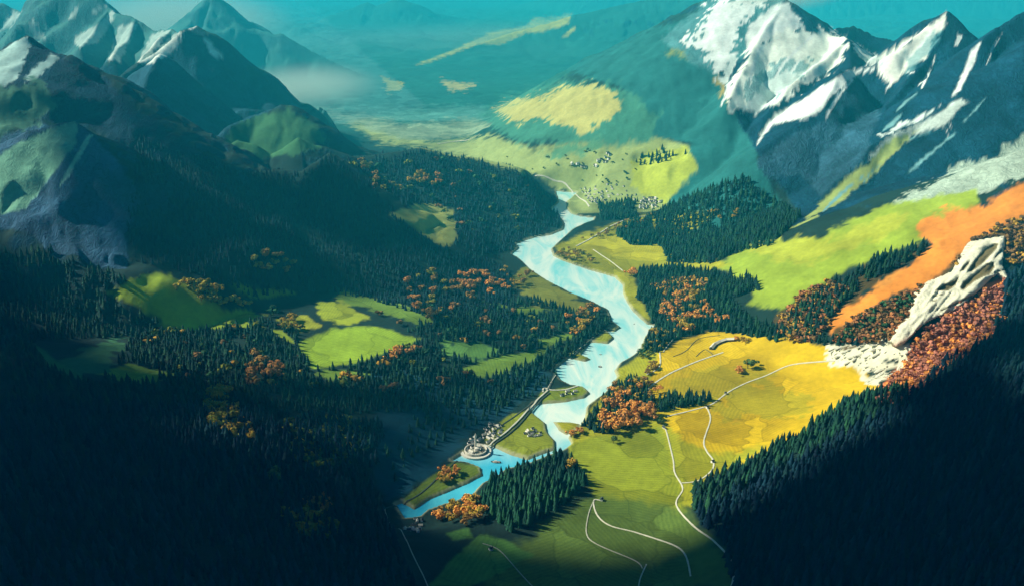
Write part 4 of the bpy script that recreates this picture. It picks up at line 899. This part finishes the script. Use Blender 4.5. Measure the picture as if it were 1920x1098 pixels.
st = 2.2; xs = np.arange(1664, 1902, st); ys = np.arange(438, 656, st); PX, PY = np.meshgrid(xs, ys)
S = poly_sdf(PX, PY, CRAG); Hh = np.max([poly_sdf(PX, PY, h) for h in HOLES], 0)
ins = S > -1.0; VI = -np.ones(PX.shape, int); V = []; Cc = []
for i, j in zip(*np.nonzero(ins)):
    px, py = PX[i, j], PY[i, j]
    g = ground(px, py); Y = min(g.y, crest_y(px)+12)
    t = np.clip(S[i, j]/9, 0, 1); bulge = 2+9*math.sqrt(max(t, 0))
    u = (px-1700)*.72-(py-620)*.69; v = (px-1700)*.69+(py-620)*.72                     # along and across the crag
    bulge += 3.5*round(float(vnoise(np.array(u/16.), np.array(v/9.), 21))*4)/2; bulge += 5*float(1-abs(2*vnoise(np.array(v/7.+.02*u), np.array(u/90.), 5)-1))+2*float(vnoise(np.array(v/2.6), np.array(u/24.), 8))
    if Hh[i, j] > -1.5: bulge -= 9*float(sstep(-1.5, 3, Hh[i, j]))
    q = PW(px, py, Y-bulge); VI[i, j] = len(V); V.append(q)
    hole_shade = float(sstep(-.8, .8, Hh[i, j])); pink = float(sstep(0, 14, (py-552)-(1840-px)*.35*-1 if False else (py-(520+ (1896-px)*.53))))
    c = np.array((.66,.66,.48))*(1-pink)+np.array((.48,.33,.24))*pink; c = c*(1-hole_shade)+np.array((.13,.11,.045))*hole_shade; Cc.append(c)  # shade inside the hollows is painted dark into the rock colour
nfront = len(V); F = []
for i in range(PX.shape[0]-1):
    for j in range(PX.shape[1]-1):
        a, b_, c, d = VI[i, j], VI[i, j+1], VI[i+1, j+1], VI[i+1, j]
        if min(a, b_, c, d) >= 0: F.append((a, d, c, b_))
ec = {}
for f in F:
    for k in range(4):
        e = (f[k], f[(k+1) % 4]); ec[e] = 1
bd = [e for e in ec if (e[1], e[0]) not in ec]; back = {}
for a, b_ in bd:
    for v_ in (a, b_):
        if v_ not in back:
            q = V[v_]; back[v_] = len(V); V.append((q[0], q[1]+70, q[2]-25)); Cc.append(Cc[v_])
    F.append((b_, a, back[a], back[b_]))
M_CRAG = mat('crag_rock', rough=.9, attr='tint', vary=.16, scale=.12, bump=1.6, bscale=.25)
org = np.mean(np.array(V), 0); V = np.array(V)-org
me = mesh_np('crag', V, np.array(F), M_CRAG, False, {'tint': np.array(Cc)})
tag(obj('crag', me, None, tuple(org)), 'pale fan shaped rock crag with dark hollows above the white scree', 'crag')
# ---- scree boulders
M_SCREE = mat('white_limestone', (.74,.74,.56), .9, .15, .2, .8, .5)
def boulder_mesh(seed):
    r = np.random.default_rng(seed); V = []; F = []; n, m = 9, 6
    for i in range(m+1):
        ph = i/m*math.pi
        for j in range(n):
            a = j/n*6.283; rr_ = 1+.28*(r.random()-.5); V.append((math.sin(ph)*math.cos(a)*rr_*1.5, math.sin(ph)*math.sin(a)*rr_*.75, math.cos(ph)*rr_*.55))
    for i in range(m):
        for j in range(n): F.append((i*n+j, (i+1)*n+j, (i+1)*n+(j+1) % n, i*n+(j+1) % n))
    return pymesh('boulder', V, F, M_SCREE)
BM = [boulder_mesh(i) for i in range(4)]
SCREE = [(1690,610),(1700,640),(1710,660),(1700,690),(1665,705),(1630,728),(1622,712),(1640,700),(1600,692),(1555,672),(1560,655),(1620,638),(1670,622)]
pts = scatter(SCREE, 10, 1100, 2400); idx = RNG.permutation(len(pts))[:100]
for i in idx:
    p = pts[i]; o = obj('boulder', random.choice(BM), None, (p[0], p[1], p[2]+.5)); s = 1.1+4.2*random.random()**2.5; o.scale = (s*2.2, s, s*.7); o.rotation_euler = (random.uniform(-.2,.2), random.uniform(-.3,.1), random.uniform(.2, .8))
    tag(o, 'long white boulder lying on the scree below the pale crag', 'boulder', 'boulders on the white scree')

# ---- unseen blockers added above the camera, shaped to throw shade on the valley flanks
M_SHADE_BLOCKER = mat('shade_blocker_white', (.85,.88,.9), 1., .05, .01)
ALT = 2300.
def shade_blocker(spots, label, world=False):
    """spots: (photo x, photo y, radius): places this added blocker is meant to shade"""
    V = []; F = []; n, m = 14, 8
    for px, py, r in spots:
        g = Vector((px, py, 0)) if world else ground(px, py); k = (ALT-g.z)/sd.z; c = (g.x+sd.x*k, g.y+sd.y*k, ALT)
        for q in range(4):
            ox, oy, oz = RNG.normal(0, r*.25), RNG.normal(0, r*.25), RNG.normal(0, 25); rq = r*(.62+.3*RNG.random()); b0 = len(V)
            for i in range(m+1):
                ph = i/m*math.pi
                for j in range(n):
                    a = j/n*6.283; w_ = 1+.12*math.sin(3*a+q)+.1*RNG.random()
                    V.append((c[0]+ox+rq*w_*math.sin(ph)*math.cos(a), c[1]+oy+rq*w_*math.sin(ph)*math.sin(a), c[2]+oz+rq*.3*math.cos(ph)*w_))
            for i in range(m):
                for j in range(n): F.append((b0+i*n+j, b0+(i+1)*n+j, b0+(i+1)*n+(j+1) % n, b0+i*n+(j+1) % n))
    tag(obj('shade_blocker', pymesh('shade_blocker', V, F, M_SHADE_BLOCKER, True)), label, 'shade_blocker', 'added shade blockers above the valley')
if SHADE_BLOCKERS:
    shade_blocker([(0,100,500),(500,250,520),(1000,100,520),(700,-350,520),(1300,500,420),(-500,450,420),(-900,250,420),(150,520,330),(600,620,260),(-250,720,230),(1700,200,500),(1150,850,200)], 'great unseen shade blocker added above and behind the high viewpoint', True)
    shade_blocker([(-30,520,120),(40,760,200),(60,950,260),(170,800,120),(230,950,210),(400,945,100),(420,1060,200),(700,930,55),(640,1090,100),(20,640,120),(600,750,55)], 'broad unseen blocker added to shade the lower left slope')
    shade_blocker([(1900,640,110),(1830,740,130),(1700,850,130),(1570,930,110),(1430,1030,110),(1850,930,190),(1890,770,90),(1780,850,80),(1650,1050,200),(1500,1090,140),(1920,1080,150),(1330,1095,50),(1080,1125,55),(1190,1120,55),(960,1120,60),(1060,1085,60),(1150,1080,60),(1240,1070,60)], 'broad unseen blocker added to shade the lower right slope')
    shade_blocker([(340,420,105),(450,420,110),(570,410,100),(680,440,75),(700,380,60),(780,460,50),(200,300,90),(330,330,90),(480,345,100),(620,345,90),(250,420,70)], 'long unseen blocker added to shade the left forest slope')
    shade_blocker([(650,740,45),(760,745,55),(700,820,60),(820,790,50),(880,720,45),(860,610,35),(930,640,30)], 'small unseen blocker added to shade the left bank fields')
# ---- haze
def mist(px, py, Y, rx, ry, rz, dens, label):
    m = bpy.data.materials.new('mist'); m.use_nodes = True; t = m.node_tree; t.nodes.remove(t.nodes['Principled BSDF'])
    v = t.nodes.new('ShaderNodeVolumePrincipled'); v.inputs['Color'].default_value = (.86,.95,.80,1); tcm = t.nodes.new('ShaderNodeTexCoord'); mpm = t.nodes.new('ShaderNodeMapping'); mpm.inputs['Scale'].default_value = (1/rx, 1/ry, 1/rz); t.links.new(tcm.outputs['Object'], mpm.inputs[0])
    ln = t.nodes.new('ShaderNodeVectorMath'); ln.operation = 'LENGTH'; t.links.new(mpm.outputs[0], ln.inputs[0])
    fl = t.nodes.new('ShaderNodeMapRange'); fl.interpolation_type = 'SMOOTHSTEP'; t.links.new(ln.outputs['Value'], fl.inputs[0])
    for i_, v_ in enumerate((.1, .88, dens, 0.)): fl.inputs[i_+1].default_value = v_
    t.links.new(fl.outputs[0], v.inputs['Density'])
    t.links.new(v.outputs[0], t.nodes['Material Output'].inputs['Volume'])
    V = []; F = []; n, k = 28, 14
    for i in range(k+1):
        ph = i/k*math.pi
        for j in range(n):
            a = j/n*6.283; w_ = 1+.12*math.sin(3*a+1)*math.sin(ph)+.08*math.sin(5*a)
            V.append((rx*w_*math.sin(ph)*math.cos(a), ry*w_*math.sin(ph)*math.sin(a), rz*math.cos(ph)))
    for i in range(k):
        for j in range(n): F.append((i*n+j, (i+1)*n+j, (i+1)*n+(j+1) % n, i*n+(j+1) % n))
    o = obj('mist', pymesh('mist', V, F, m, True), None, PW(px, py, Y)); tag(o, label, 'mist', None, 'stuff')
mist(560, 185, 6200, 750, 1500, 280, 2.2e-3, 'pale mist bank lying in the gap behind the blue left peak')
mist(330, 40, 9500, 1500, 1500, 460, 1.3e-3, 'pale mist behind the far left peaks')
mist(1000, 95, 10500, 5200, 3200, 420, 1.6e-4, 'wide luminous mist over the far valley plain')
mist(1455, -22, 4150, 380, 420, 130, 4.5e-3, 'bright mist glowing round the snowy right summit')
hz = bpy.data.materials.new('haze'); hz.use_nodes = True; nt = hz.node_tree; nt.nodes.remove(nt.nodes['Principled BSDF'])
pv = nt.nodes.new('ShaderNodeVolumePrincipled'); pv.inputs['Color'].default_value = HAZE_COL; pv.inputs['Density'].default_value = HAZE_D; pv.inputs['Anisotropy'].default_value = .0
nt.links.new(pv.outputs[0], nt.nodes['Material Output'].inputs['Volume'])
zmin = float(GH.min())-1; zmax = max(float(GH.max()), 1250)+20; hx = halfw(Y1)+50
tag(obj('haze', box_mesh('haze', -hx, hx, -1500, Y1+50, zmin, zmax, hz)), 'teal haze filling the valley and thickening with distance', 'haze', None, 'stuff')
